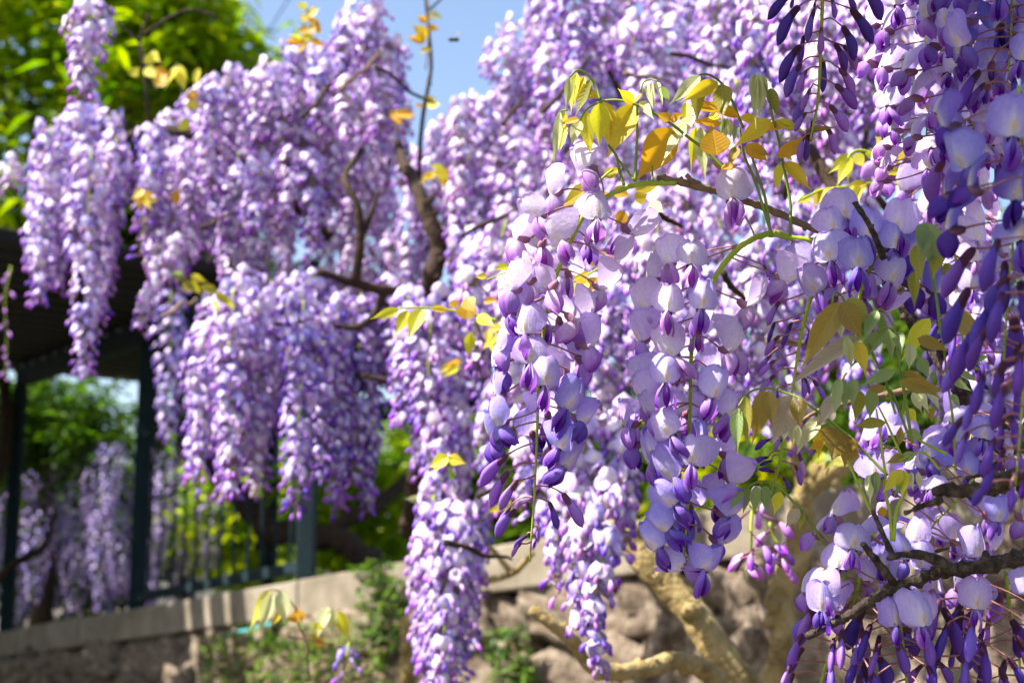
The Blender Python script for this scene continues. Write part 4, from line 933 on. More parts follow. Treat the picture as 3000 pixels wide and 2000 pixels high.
# ================================================================== SHARP RACEMES
d0 = FOCUS
A_open = [
 (1748, 646, 4, 8, 2, -1.2, 1.0, 'pale', 1), (1648, 707, -14, 5, -26, -1.5, 1.0, 'pale', 1), (1587, 633, -35, 8, -42, -0.5, 1.0, 'pale', 1),
 (1633, 564, -68, 12, -38, 0.5, 0.95, 'pale', 2), (1733, 492, -42, 20, -52, 0.3, 1.05, 'pale', 1), (1534, 700, -78, 5, -12, 0.0, 1.0, 'pale', 1),
 (1588, 712, 200, -25, 0, 2.2, 1.05, 'pale', 1), (1835, 672, 105, -30, 22, 0.5, 1.05, 'pale', 0), (1790, 756, 82, -24, 8, -0.2, 1.0, 'pale', 0),
 (1752, 838, 80, -28, 8, -0.3, 1.0, 'pale', 0), (1664, 800, 172, -40, 0, 0.6, 0.95, 'pale', 1), (1620, 835, -125, -45, 0, -1.8, 1.0, 'pale', 1),
 (1554, 822, -76, 2, -30, -0.3, 0.95, 'pale', 1), (1514, 848, -62, 12, -22, -0.8, 1.0, 'mid', 1), (1722, 700, 150, -30, 0, 2.5, 1.0, 'mid', 1),
 (1544, 978, -20, 6, -6, -1.6, 1.0, 'mid', 1), (1500, 918, -30, 10, -30, -0.6, 0.95, 'mid', 1), (1485, 1020, -72, 8, -24, -0.6, 1.0, 'mid', 2),
 (1552, 1068, 2, 4, 6, -2.2, 1.0, 'mid', 1), (1470, 1070, -74, 6, -30, -0.4, 1.0, 'blue', 2), (1592, 1128, 3, -6, 4, -2.6, 1.02, 'mid', 1),
 (1465, 1153, -70, 8, -20, -0.4, 1.0, 'blue', 2), (1475, 1238, -58, 4, -26, -0.6, 1.0, 'blue', 1), (1638, 940, 178, -48, 0, 0.4, 1.0, 'pale', 1),
 (1672, 928, 84, -30, 6, -0.8, 1.05, 'pale', 0), (1700, 942, 125, -35, 0, 1.0, 1.0, 'mid', 1), (1716, 1010, 74, -6, 4, -0.6, 1.05, 'mid', 0),
 (1700, 1050, 130, -26, 0, 0.2, 1.1, 'mid', 1), (1661, 1090, 168, -40, 0, 0.8, 0.9, 'mid', 1), (1648, 1192, 28, 2, 30, -1.8, 1.08, 'blue', 1),
 (1690, 1224, 48, 0, 50, -0.8, 1.02, 'blue', 1), (1605, 1212, 178, -35, 0, 0.8, 0.95, 'mid', 1), (1560, 1268, 172, -20, -10, 2.0, 1.0, 'blue', 1),
 (1630, 1308, 22, 4, 26, -1.6, 0.95, 'blue', 1), (1646, 1362, 42, 0, 44, -0.6, 0.98, 'blue', 1), (1456, 1284, -58, -8, -10, -0.3, 0.95, 'blue', 0),
 (1600, 930, 200, -20, 0, 2.4, 1.0, 'mid', 1), (1530, 900, -150, -10, 0, 2.4, 1.0, 'pale', 1), (1655, 1290, 150, -30, 0, 2.0, 0.9, 'blue', 1), (1590, 1250, 160, -30, 0, 2.2, 0.9, 'deep', 1)]
def zb(x0, y0, L): return [(x0 + a / 3.92, y0 + b / 3.92, x0 + c / 3.92, y0 + d / 3.92, z, p) for a, b, c, d, z, p in L]
A_bud = zb(1350, 1260, [(490, 320, 185, 600, -0.6, 'blue'), (515, 515, 275, 835, -0.4, 'mid'), (620, 610, 415, 890, -0.9, 'mid'), (600, 940, 345, 1165, -0.6, 'blue'), (550, 905, 400, 1090, 0.6, 'mid'),
 (1030, 855, 1135, 1130, 0.2, 'deep'), (1200, 765, 1440, 1085, -0.8, 'mid'), (745, 1220, 590, 1310, 0.3, 'deep'), (680, 1310, 560, 1425, -0.2, 'mid'), (890, 1125, 885, 1265, 0.3, 'mid'), (865, 1250, 830, 1335, 0.5, 'deep')])
hero_raceme('sharp central raceme of lavender flowers ending in a tip of dark buds',
            [(1982, 535), (1905, 537), (1850, 545), (1790, 570), (1720, 620), (1688, 672), (1655, 745), (1632, 800), (1608, 880), (1594, 960), (1585, 1050), (1577, 1150), (1574, 1250), (1571, 1340), (1566, 1440), (1560, 1530), (1552, 1645)], d0, A_open, A_bud, 9.0, 2.6)
B_open = [
 (2020, 780, 4, 10, 0, -1.0, 1.02, 'pale', 1), (1970, 768, -24, 8, -26, 0.3, 1.0, 'pale', 1), (1956, 915, -3, 6, -2, -1.8, 1.02, 'pale', 1), (2050, 905, 3, 6, 4, -1.9, 1.0, 'mid', 1),
 (1918, 818, -62, 8, -18, 0.5, 0.95, 'pale', 1), (1905, 900, -44, 6, -36, 0.2, 1.0, 'pale', 1), (1887, 995, -62, 4, -22, 0.0, 1.02, 'mid', 1), (1980, 1038, -24, 2, -38, -1.6, 1.08, 'pale', 1),
 (2178, 888, 80, -26, 6, -0.3, 1.05, 'pale', 0), (2285, 812, 52, -22, 22, 0.2, 1.08, 'pale', 0), (2124, 1022, 68, -4, 12, -0.5, 1.05, 'pale', 0), (2046, 968, 175, -45, 0, 0.6, 0.95, 'pale', 1),
 (1953, 1118, -6, 0, -2, -2.0, 1.02, 'mid', 1), (1888, 1124, -60, 4, -34, -0.4, 1.0, 'mid', 1), (1902, 1165, -58, 4, -30, -0.9, 1.0, 'mid', 1), (2078, 1157, 14, 4, 18, -1.9, 1.02, 'mid', 1),
 (2117, 1213, 34, 2, 28, -1.0, 1.0, 'mid', 1), (1985, 1062, 165, -30, 0, 1.2, 1.0, 'pale', 1), (1920, 1220, -50, 4, -30, -1.0, 1.0, 'mid', 1), (1974, 1270, -28, 2, -38, -2.0, 1.06, 'mid', 1),
 (1938, 1333, -48, 0, -34, -1.2, 1.0, 'blue', 1), (2025, 1360, 2, 4, 0, -2.4, 1.06, 'mid', 1), (1982, 1392, -28, 0, -48, -2.2, 1.05, 'blue', 1), (1923, 1346, -60, 0, -34, -0.4, 1.0, 'mid', 1),
 (2122, 1330, 112, -26, 0, 0.3, 1.0, 'mid', 1), (2138, 1402, 54, -18, 30, -0.8, 1.02, 'mid', 0), (1979, 1468, -28, 0, -50, -1.9, 1.02, 'blue', 1), (1959, 1540, -28, 0, -48, -1.6, 1.0, 'blue', 1),
 (1933, 1596, -34, 0, -42, -1.2, 1.0, 'blue', 1), (2000, 1648, -42, -14, -84, -0.6, 1.0, 'mid', 0), (2058, 1662, 18, -22, 8, -1.2, 1.05, 'blue', 0), (2094, 1578, 80, -34, 8, -0.2, 1.0, 'blue', 0),
 (2114, 1502, 76, -18, 4, -0.6, 1.02, 'blue', 0), (2104, 1456, 150, -30, 0, 1.0, 1.0, 'mid', 1), (1860, 1240, -120, -20, 0, 2.2, 1.0, 'mid', 1), (1870, 1300, -110, -20, 0, 2.4, 1.0, 'blue', 1),
 (2010, 1210, 190, -20, 0, 2.2, 1.0, 'mid', 1), (2040, 1300, 160, -20, 0, 2.6, 1.0, 'blue', 1), (2020, 1480, 170, -20, 0, 2.0, 1.0, 'blue', 1), (1990, 1580, 180, -30, 0, 1.8, .95, 'deep', 1), (2080, 1080, 140, -20, 0, 2.2, 1.0, 'mid', 1), (1940, 1000, 190, -20, 0, 2.4, 1.0, 'pale', 1)]
B_bud = [(2239, 780, 2262, 815, 0.5, 'blue'), (2005, 1548, 2021, 1625, 0.3, 'blue')]
hero_raceme('sharp raceme of lavender flowers hanging from the arching lime green shoot',
            [(2390, 706), (2330, 700), (2270, 685), (2220, 694), (2170, 722), (2125, 768), (2095, 815), (2060, 900), (2030, 980), (2024, 1080), (2022, 1180), (2020, 1290), (2018, 1400), (2014, 1500), (2006, 1600), (1999, 1650)], d0 + 0.005, B_open, B_bud, 11, 2.6)
E_open = [
 (2473, 647, 2, 2, 2, 1.4, 1.12, 'mid', 1), (2440, 684, -8, 2, -8, 0.6, 1.0, 'mid', 1), (2434, 764, -6, 2, -4, -0.6, 1.12, 'mid', 1), (2508, 782, 2, 2, 2, -1.2, 1.10, 'blue', 1),
 (2530, 694, 6, 2, 6, 0.6, 1.08, 'blue', 1), (2621, 680, 10, 2, 6, 1.0, 1.15, 'mid', 1), (2606, 734, 16, 2, 10, 0.2, 1.05, 'blue', 1), (2598, 828, 10, 2, 22, -0.8, 1.05, 'mid', 1),
 (2645, 745, 40, 0, 20, 1.6, 1.0, 'deep', 1), (2372, 782, -30, 6, -38, 0.8, 1.0, 'mid', 1), (2402, 852, -26, 4, -36, 0.0, 1.0, 'mid', 1), (2560, 842, 10, 0, -20, 2.0, .95, 'mid', 1),
 (2528, 866, 178, -50, 0, 0.4, .95, 'mid', 1), (2585, 896, 95, -50, 0, 0.0, 1.1, 'mid', 1), (2440, 880, -150, -40, 0, 1.2, 1.0, 'blue', 1), (2660, 830, 60, -10, 10, 1.8, 1.0, 'deep', 1), (2480, 900, 20, -40, 0, 1.5, 1.0, 'pale', 1), (2730, 850, 40, -20, 0, 1.2, 1.0, 'deep', 1)]
hero_raceme('cluster of face on lavender flowers with yellow marks round the brown twig', [(2590, 735), (2560, 770), (2530, 830), (2515, 890), (2508, 960), (2505, 1010)], d0 - 0.005, E_open, [], 6, 3)
d = d0 + 0.01
E2_bud = zb(1780, 640, [(1910, 1220, 1830, 1420, 0, 'deep'), (2100, 1220, 1990, 1470, .4, 'deep'), (1950, 1370, 1780, 1530, -.4, 'mid'), (1960, 980, 1800, 1185, -.3, 'mid')]) + zb(1780, 1040, [(1900, 80, 1720, 220, -.3, 'mid'), (1860, 10, 1710, 190, .3, 'mid'), (1900, 250, 1720, 400, .2, 'mid'), (2240, 270, 2290, 470, 0, 'mid'), (2270, 280, 2345, 430, .3, 'blue'), (1950, 400, 1960, 520, .5, 'deep')]) + zb(2300, 840, [(340, 1090, 480, 1280, -.4, 'blue'), (270, 510, 230, 640, .5, 'deep'), (350, 950, 420, 1090, .6, 'mid')])
hero_raceme('thin raceme of dark violet buds on a dark green stalk behind the bronze leaf', [(2385, 845), (2370, 890), (2352, 960), (2340, 1020), (2330, 1090), (2322, 1140), (2315, 1180)], d, [], E2_bud, 7, 3)
G2_bud = zb(2100, 1100, [(590, 740, 430, 800, 0, 'deep'), (570, 940, 410, 975, 0, 'deep'), (620, 980, 490, 1010, .3, 'deep'), (640, 1100, 490, 1050, -.2, 'deep'), (740, 740, 650, 830, 0, 'mid'), (950, 920, 1030, 1150, -.6, 'pale'), (910, 1050, 1010, 1240, -.2, 'mid'), (770, 1180, 860, 1290, 0, 'deep')])
hero_raceme('short budded raceme on a lime stalk just right of the second sharp raceme', [(2300, 1285), (2290, 1320), (2285, 1355), (2275, 1390), (2268, 1412), (2258, 1450)], d, [], G2_bud, 6, 3)
C_bud = [(2000 + a / 2.351, b / 2.351, 2000 + c / 2.351, e / 2.351, z, p) for a, b, c, e, z, p in [
 (740, -40, 570, 110, 0, 'deep'), (780, 70, 620, 260, -.4, 'deep'), (770, -20, 740, 40, .5, 'deep'), (900, 90, 840, 265, -.8, 'blue'), (1030, 0, 1060, 120, -.5, 'blue'), (1140, -20, 1210, 70, 0, 'deep'), (1260, -40, 1415, 90, -.2, 'deep'),
 (1180, 85, 1335, 280, -.3, 'deep'), (1115, 205, 1230, 385, 0, 'deep'), (830, 270, 800, 430, .2, 'deep'), (790, 340, 635, 520, -.4, 'deep'), (955, 210, 955, 360, -1.0, 'mid'), (1060, 320, 1160, 470, .3, 'deep'), (1120, 330, 1230, 450, .8, 'pale'),
 (800, 460, 680, 630, -.2, 'blue'), (845, 500, 780, 615, -.8, 'mid'), (1095, 490, 1215, 635, 0, 'mid'), (870, 630, 810, 750, -.6, 'mid'), (850, 680, 745, 835, .2, 'blue'), (1070, 600, 1220, 730, .1, 'blue'), (840, 790, 760, 890, -.4, 'mid'),
 (1030, 745, 1160, 890, 0, 'mid'), (1000, 890, 1085, 1040, 0, 'mid'), (830, 950, 790, 1090, -.2, 'mid'), (860, 930, 850, 1095, .3, 'deep'), (890, 850, 880, 960, .3, 'deep'), (970, 440, 975, 620, .6, 'deep'), (910, 30, 900, 120, .8, 'deep')]]
hero_raceme('hanging raceme of dark indigo buds at the top above the golden leaves', [(2412, -120), (2410, -30), (2408, 60), (2404, 150), (2400, 240), (2394, 310), (2382, 370), (2374, 410)], d0 - 0.02, [], C_bud, 6, 3)
# dense pale racemes at the upper right, then the nearer ones, their shade put into blue and deep pigments
auto_raceme('dense pale raceme of open flowers left of the shaded blue cluster', [(2740, -110), (2735, 60), (2725, 220), (2715, 380), (2710, 520)], 0.93, 46, 0.040, 1.0, ('pale', 'mid', 'mid'), ('mid',), None, 1.12, seed=3, facecam=0.9, taper=0.35)
auto_raceme('pale raceme with soft yellow marks hanging right of the yellow leaves', [(2760, 430), (2755, 520), (2745, 620), (2735, 720), (2730, 800)], 0.99, 34, 0.038, 0.9, ('pale', 'pale', 'mid'), ('pale',), None, 1.08, seed=8, facecam=0.9, taper=0.3)
auto_raceme('violet raceme in half shade at the top right corner', [(2870, -120), (2865, 40), (2860, 200), (2850, 360), (2840, 470)], 0.86, 40, 0.040, 0.95, ('mid', 'blue', 'mid'), ('deep', 'blue'), None, 1.12, seed=5, facecam=0.8, taper=0.35)
auto_raceme('near blurred raceme of blue violet flowers ending in a chain of buds', [(2985, 250, 0), (2985, 450), (2975, 620), (2960, 800), (2945, 980), (2935, 1150), (2925, 1300)], 0.66, 44, 0.034, 0.42, ('blue', 'deep', 'blue'), ('deep', 'deep', 'blue'), None, 1.1, 5, 3, seed=9, facecam=0.8, taper=0.35)
auto_raceme('near blurred raceme of indigo buds at the right edge', [(3060, 500), (3040, 760), (3010, 1000), (2990, 1250), (2975, 1420)], 0.62, 30, 0.028, 0.1, ('deep',), ('deep',), None, 1.0, 5, 3, seed=14, taper=0.4)
auto_raceme('dark violet raceme crowding the top right corner', [(2960, -160), (2965, 0), (2960, 140), (2950, 260)], 0.78, 30, 0.036, 0.8, ('blue', 'deep', 'blue'), ('deep',), None, 1.08, seed=16, facecam=0.6, taper=0.3)
auto_raceme('loose raceme with spent flowers behind the upright green shoot', [(2790, 640), (2800, 760), (2815, 860), (2820, 980), (2830, 1080)], 0.95, 26, 0.032, 0.6, ('pale', 'mid'), ('mid', 'deep'), None, 0.9, seed=19, taper=0.4)
# lower right
auto_raceme('budded raceme hanging from the tip of the dark branch', [(2520, 1690), (2500, 1760), (2470, 1830), (2435, 1900), (2410, 1980), (2390, 2080)], 0.845, 32, 0.037, 0.22, ('mid', 'mid', 'blue'), ('mid', 'blue', 'deep'), None, 1.0, 7, 3.5, seed=23, facecam=0.25, taper=0.25)
auto_raceme('raceme of violet buds on a dark stalk below the branch fork', [(2620, 1720), (2632, 1790), (2642, 1860), (2650, 1930), (2660, 2030)], 0.835, 24, 0.036, 0.12, ('mid', 'blue'), ('deep', 'deep', 'blue'), None, 1.0, 7, 4, seed=26, facecam=0.2, taper=0.2)
auto_raceme('raceme of large purple buds leaning left under the branch', [(2880, 1700), (2862, 1780), (2840, 1860), (2820, 1940), (2800, 2050)], 0.83, 26, 0.037, 0.15, ('blue', 'mid'), ('deep', 'blue', 'deep'), None, 1.05, 7, 4, seed=29, facecam=0.2, taper=0.2)
auto_raceme('raceme with withered brown stalks at the lower right edge', [(2945, 1670), (2955, 1750), (2968, 1830), (2985, 1910), (2990, 2040)], 0.86, 22, 0.034, 0.1, ('mid',), ('deep', 'mid'), None, 0.95, 6, 3, seed=31, taper=0.2)
auto_raceme('bunch of open violet flowers sitting above the dark branch', [(2860, 1390), (2800, 1470), (2740, 1530), (2700, 1600), (2680, 1650)], 0.87, 21, 0.034, 1.0, ('mid', 'blue', 'mid'), ('mid',), None, 1.02, seed=33, facecam=0.45, taper=0.0, hang=0.0)
auto_raceme('bunch of large lavender flowers beside the dark branch tip', [(2560, 1560), (2520, 1610), (2490, 1650), (2470, 1700)], 0.85, 8, 0.024, 1.0, ('mid', 'mid', 'blue'), ('mid',), None, 1.05, seed=36, facecam=0.5, taper=0.0, hang=0.0)
auto_raceme('shaded violet flowers half hidden behind the drooping leaves', [(2660, 1230), (2640, 1290), (2600, 1340), (2580, 1390)], 0.93, 14, 0.026, 1.0, ('mid', 'blue', 'mid'), ('mid',), None, 1.0, seed=38, facecam=0.7, taper=0.0)
auto_raceme('violet flowers in the gap right of the upright shoot', [(2860, 1180), (2850, 1260), (2830, 1330), (2820, 1400)], 0.92, 16, 0.026, 1.0, ('mid', 'blue'), ('mid',), None, 1.0, seed=40, facecam=0.6, taper=0.0)
op = [(2140, 585, 2, 2, 2, 0, 1.22, 'pale', 1)]
hero_raceme('single white lavender flower below the golden leaves', [(2215, 705), (2200, 665), (2172, 615), (2160, 590)], d0, op, [], 2.8, 2.2)

# ================================================================== LEAVES
def leaflet_mesh(seed, mat):
    rnd = random.Random(seed); V = []; U = []; nu, nv = 7, 13
    fold = rnd.uniform(0.15, 0.45); bow = rnd.uniform(-0.16, 0.14); tw = rnd.uniform(-.5, .5); ph = rnd.uniform(0, 6); side = rnd.uniform(-.07, .07)
    for j in range(nv):
        v = j / (nv - 1)
        w = max(0.0, math.sin(math.pi * min(1, v / 0.93) ** 0.70)) ** (1.0 if v < 0.45 else 1.12)
        w = max(w, 0.26 * (1 - v) / 0.25 if v > 0.75 else 0, 0.03)
        for i in range(nu):
            u = -1 + 2 * i / (nu - 1); x = u * w * 0.5
            z = abs(x) * fold + 0.5 * bow * math.sin(math.pi * v) + 0.022 * math.sin(7 * v + ph) * abs(u) * w + 0.004 * math.sin(9 * 6.28 * v - 10 * abs(u)) * w
            a = tw * v; x2 = x * math.cos(a) - z * math.sin(a) * 0.5; z2 = z + x * math.sin(a)
            V.append(Vector((x2 + side * math.sin(math.pi * v), v, z2))); U.append((u * w, v))
    return mesh('leaflet', V, grid_faces(nu, nv), M[mat], True, None, U)
LM = {}
for i, k in enumerate(('gold', 'orange', 'yellow', 'silver', 'olive', 'green', 'mauve', 'brown')): LM[k] = [leaflet_mesh(100 * i + q, k) for q in range(5)]
KEY = dict(g='gold', o='orange', y='yellow', s='silver', l='olive', n='green', m='mauve', b='brown')
def spray(label, origin, d, stems, leaves, zf=3.92, seed=0, group=None, stemmat='shoot', bend=0.25):
    """stems: (radius_px, [(x, y)...]); leaves: (bx, by, tx, ty, width, kind) in the zoomed picture's units"""
    rnd = random.Random(seed); x0, y0 = origin
    c = lambda x, y, dd=0: P(x0 + x / zf, y0 + y / zf, d + dd)
    root = empty('leaf_spray', c(*stems[0][1][0])); put(root, label, 'leaves', group)
    for r, pts in stems:
        path = catmull([c(x, y, 0.004 * math.sin(i)) for i, (x, y) in enumerate(pts)], 6)
        tube('stem', path, S(r, d), S(r * 0.7, d), M[stemmat], root, 7, 0.15, seed)
    for (bx, by, tx, ty, w, k) in leaves:
        dz = rnd.uniform(-0.008, 0.008)
        a = c(bx, by, dz); b = c(tx, ty, dz + rnd.uniform(-0.016, 0.008))
        y = b - a; L = y.length; y.normalize()
        # face the light and the path, each leaf turned a little
        nn = (-FW + SUN * 0.35 + Vector((rnd.uniform(-.35, .35), 0, rnd.uniform(-.2, .2)))).normalized()
        x = y.cross(nn).normalized(); z = x.cross(y)
        m = Matrix((x * S(w / zf, d) * 1.2, y * L, z * (L * 0.5))).transposed().to_4x4(); m.translation = a - root.location
        o = link('leaflet', rnd.choice(LM[KEY[k]]), root); o.matrix_basis = m
    return root
spray('golden young leaf sprays arching above the central raceme', (1580, 180), d0 - 0.005,
 [(5, [(2130, 1240), (1920, 1030), (1720, 880), (1530, 730), (1300, 590), (1090, 490), (900, 445), (740, 450)]), (4, [(700, 440), (650, 290), (560, 160), (440, 105), (350, 180)]), (3.5, [(740, 450), (620, 500), (530, 570), (470, 680)]),
  (3, [(320, 560), (250, 570), (200, 640)]), (5, [(1100, 1380), (1110, 1100), (1125, 800), (1120, 500)]), (5, [(970, 1420), (920, 1250), (880, 1080), (790, 960)]), (4, [(1090, 1370), (1000, 1240), (900, 1120), (860, 1040)]), (3.5, [(1300, 1380), (1295, 1200)]), (3, [(1160, 340), (1200, 240), (1280, 210), (1360, 225)])],
 [(700, 415, 290, 270, 95, 'g'), (740, 460, 790, 990, 210, 'g'), (690, 480, 690, 980, 190, 'y'), (530, 560, 600, 1110, 140, 'y'), (470, 680, 365, 980, 120, 's'), (1095, 490, 770, 1130, 250, 'g'), (1090, 470, 900, 310, 120, 'g'), (1090, 470, 1185, 370, 100, 'g'),
  (1530, 770, 1110, 1370, 330, 'o'), (1510, 680, 1340, 590, 100, 'o'), (1510, 680, 1660, 590, 95, 'o'), (350, 180, 300, 560, 90, 's'), (430, 130, 360, 620, 120, 'y'), (520, 170, 390, 520, 100, 'g'), (590, 210, 410, 640, 140, 'l'), (240, 580, 170, 1180, 90, 's'), (300, 580, 205, 900, 110, 'y'), (300, 730, 230, 1050, 80, 'y'), (460, 660, 220, 730, 75, 'o'),
  (1230, 270, 1310, 550, 55, 's'), (1290, 240, 1330, 560, 55, 's'), (1350, 240, 1420, 540, 55, 's'), (1400, 290, 1500, 480, 75, 'n'), (1160, 460, 1320, 670, 85, 's'), (2035, 1080, 1970, 730, 300, 'o'), (2100, 1200, 2280, 1230, 110, 'o'), (2140, 1240, 1960, 1110, 80, 'b'), (1440, 700, 1500, 560, 70, 's')], seed=2)
spray('golden leaf spray on the taller arch beside the silver buds', (1580, 180), d0 + 0.012,
 [(4.5, [(2340, 760), (2290, 640), (2180, 380), (2080, 240), (1960, 160), (1850, 155), (1700, 230)])],
 [(1850, 160, 1490, 500, 140, 's'), (2050, 240, 1620, 470, 150, 'g'), (1850, 200, 1810, 720, 140, 'l'), (1690, 470, 1680, 820, 100, 'y'), (2100, 260, 2110, 660, 190, 'l'), (2290, 650, 1840, 440, 110, 'o'), (2080, 570, 1700, 510, 95, 'o'), (2090, 720, 1700, 680, 95, 'o'), (1780, 620, 1400, 1200, 175, 's'), (1800, 750, 1740, 1280, 100, 'y'), (1850, 760, 1910, 1380, 140, 's'),
  (2130, 650, 2080, 860, 60, 'n'), (2160, 650, 2120, 940, 65, 's'), (2200, 660, 2200, 900, 65, 's'), (2260, 730, 2230, 970, 60, 'n'), (1960, 600, 2100, 680, 90, 'y')], seed=3)
spray('upright green shoot with silvery folded leaves and gold side leaves', (2100, 180), d0 - 0.012,
 [(5, [(845, 1990), (840, 1600), (760, 1180), (700, 860), (640, 640), (590, 380), (530, 160)]), (5, [(640, 2020), (510, 1600), (430, 1350), (330, 1120), (290, 960), (260, 760)]), (5, [(620, 2020), (560, 1600), (480, 1330), (420, 1150), (360, 950)]), (2.5, [(640, 665), (590, 680), (560, 720)]), (2.5, [(680, 685), (760, 690)]), (2.5, [(760, 1170), (720, 1180)])],
 [(440, 140, 450, 780, 85, 's'), (480, 130, 500, 720, 85, 's'), (420, 150, 400, 480, 70, 's'), (540, 150, 520, 560, 120, 's'), (610, 310, 710, 660, 115, 'l'), (620, 670, 190, 990, 160, 'g'), (680, 680, 1030, 820, 115, 'y'), (560, 760, 850, 740, 95, 'o'), (270, 640, 560, 690, 100, 'g'), (360, 950, 640, 1100, 105, 'l'), (330, 970, 600, 1160, 155, 'o'), (230, 980, 120, 1240, 100, 'b'), (740, 990, 870, 1150, 85, 'y'), (720, 1180, 690, 1510, 95, 'y'), (780, 1160, 1090, 1490, 140, 'g'), (700, 1100, 1030, 840, 120, 'o'), (820, 1090, 1180, 850, 90, 'o'), (740, 920, 900, 870, 45, 's'), (730, 910, 780, 800, 40, 's'), (1010, 800, 1400, 750, 70, 'b')], seed=4)
spray('blurred bright yellow leaves behind the flower cluster', (2100, 180), 1.12, [(5, [(2140, 1190), (1850, 1080), (1650, 1020), (1540, 1060), (1500, 1130)]), (5, [(2120, 1410), (1800, 1400), (1400, 1450), (1200, 1480), (980, 1580)])],
 [(1530, 1070, 1280, 1290, 115, 'y'), (1540, 1100, 1380, 1430, 125, 'y'), (1590, 1060, 1690, 1220, 120, 'y'), (1510, 1120, 1510, 1390, 90, 'y'), (2070, 1170, 2010, 930, 200, 'g'), (1980, 1010, 1820, 860, 150, 'g'), (1870, 1080, 1740, 1000, 80, 'y'), (1700, 1060, 1890, 1150, 80, 'y'), (2090, 1250, 1850, 1310, 180, 'g'), (1720, 1400, 1450, 1570, 140, 'g'), (1560, 1430, 1640, 1640, 150, 'y'), (1240, 1460, 1110, 1680, 150, 'g'), (1080, 1560, 900, 1640, 90, 'y'), (1330, 1440, 1250, 1640, 120, 'y')], seed=5, stemmat='rachis')
spray('bronze and green drooping leaves before the right hand flowers', (2300, 840), d0 - 0.09,
 [(4.5, [(890, 520), (760, 330), (650, 110), (570, 70), (540, 190)]), (5, [(1460, 1800), (1350, 1100), (1310, 900), (1280, 560), (1180, 460), (1060, 520)]), (4.5, [(1270, 1460), (1150, 1080), (1000, 760), (960, 640)]), (3.5, [(1280, 500), (1150, 300), (1070, 260), (1000, 330)]), (4, [(1960, 2100), (1930, 1560), (1870, 1100), (1820, 700), (1760, 300), (1720, 0), (1700, -230)]), (4.5, [(1440, 1760), (1300, 1400), (1220, 1200), (1130, 1170)]), (3, [(1300, 970), (1380, 980)]), (2.5, [(1780, 330), (1880, 310)])],
 [(630, 170, 180, 960, 230, 'b'), (640, 180, 890, 600, 240, 'b'), (720, 130, 1010, 470, 210, 'l'), (610, 300, 650, 620, 110, 's'), (870, 575, 0, 1170, 165, 'm'), (1060, 270, 890, 640, 130, 'n'), (1180, 460, 720, 960, 150, 'n'), (1090, 290, 1140, 700, 90, 'n'), (1180, 480, 1230, 870, 100, 'n'), (1290, 510, 1340, 780, 120, 'n'), (700, 560, 760, 960, 110, 's'), (830, 620, 930, 1040, 140, 'g'),
  (1660, 360, 1340, 850, 180, 'y'), (1430, 650, 1420, 960, 120, 's'), (1520, 590, 1900, 750, 140, 'b'), (1880, 310, 2350, 660, 230, 'b'), (1260, 970, 880, 1130, 130, 'n'), (1370, 970, 1830, 1320, 150, 'b'), (1300, 1090, 1860, 1200, 140, 'b'), (1150, 1170, 900, 1150, 80, 'b'),
  (630, 1040, 570, 1480, 110, 'n'), (690, 1070, 690, 1450, 90, 'n'), (780, 1050, 770, 1400, 110, 'n'), (870, 1190, 800, 1570, 130, 'l'), (980, 1160, 970, 1540, 150, 'n'), (1160, 1560, 820, 1600, 90, 'l'), (620, 1250, 400, 1600, 170, 'm')], seed=6)
spray('soft blurred green leaf bud tip standing before the violet flowers', (2340, 540), d0 - 0.13, [(4.5, [(1620, 1640), (1590, 1350), (1540, 1100), (1500, 900)])],
 [(1440, 440, 1400, 900, 190, 'n'), (1470, 430, 1560, 1060, 230, 'n'), (1350, 690, 1420, 1130, 160, 'l'), (1620, 720, 1540, 1090, 150, 'l'), (1330, 1000, 1330, 1430, 110, 'l'), (1680, 900, 1850, 1250, 120, 'l')], seed=7)
spray('small grey green folded leaflets beside the dark upright shoot', (2300, 840), d0 - 0.05, [(3.5, [(1880, 1040), (1920, 960), (2050, 850), (2200, 800)]), (3, [(1340, 1500), (1370, 1300), (1440, 1200), (1640, 1190)])],
 [(1960, 880, 2270, 960, 75, 'n'), (1950, 960, 2230, 1090, 75, 'n'), (1900, 1040, 2150, 1200, 75, 'n'), (2140, 830, 2360, 790, 70, 'n'), (2010, 850, 2290, 900, 60, 'n'), (1910, 1240, 2020, 1420, 70, 'n'), (1460, 1210, 1570, 1450, 90, 's'), (1550, 1200, 1660, 1450, 90, 's'), (1640, 1200, 1790, 1440, 80, 's'), (1400, 1400, 1520, 1560, 110, 'y'), (1540, 820, 1660, 1030, 120, 'n'), (1670, 1050, 1740, 970, 60, 'n'), (1640, 1390, 1690, 1560, 90, 'b')], seed=8)
spray('row of bronze and green leaflets hanging from a curved stem', (2100, 1100), d0 - 0.045, [(4.5, [(1960, 1150), (1740, 920), (1560, 740), (1380, 590), (1210, 450), (1100, 370), (950, 260), (800, 200), (560, 140), (360, 200), (250, 350)])],
 [(250, 370, 240, 900, 130, 'n'), (330, 230, 350, 820, 120, 'l'), (550, 160, 400, 790, 180, 'b'), (590, 180, 640, 600, 160, 'b'), (880, 230, 640, 780, 310, 'm'), (930, 250, 960, 610, 170, 'b'), (1180, 470, 920, 900, 150, 's'), (880, 520, 870, 810, 90, 's'), (930, 560, 930, 860, 70, 's'), (810, 580, 760, 760, 70, 's'), (1400, 610, 1320, 970, 380, 'b'), (1560, 740, 1460, 1060, 180, 'b'), (1880, 530, 1560, 590, 110, 'l'), (1230, 770, 1040, 850, 90, 'o'), (1190, 600, 1170, 950, 130, 'g'), (1330, 350, 1130, 600, 180, 'm')], seed=9)
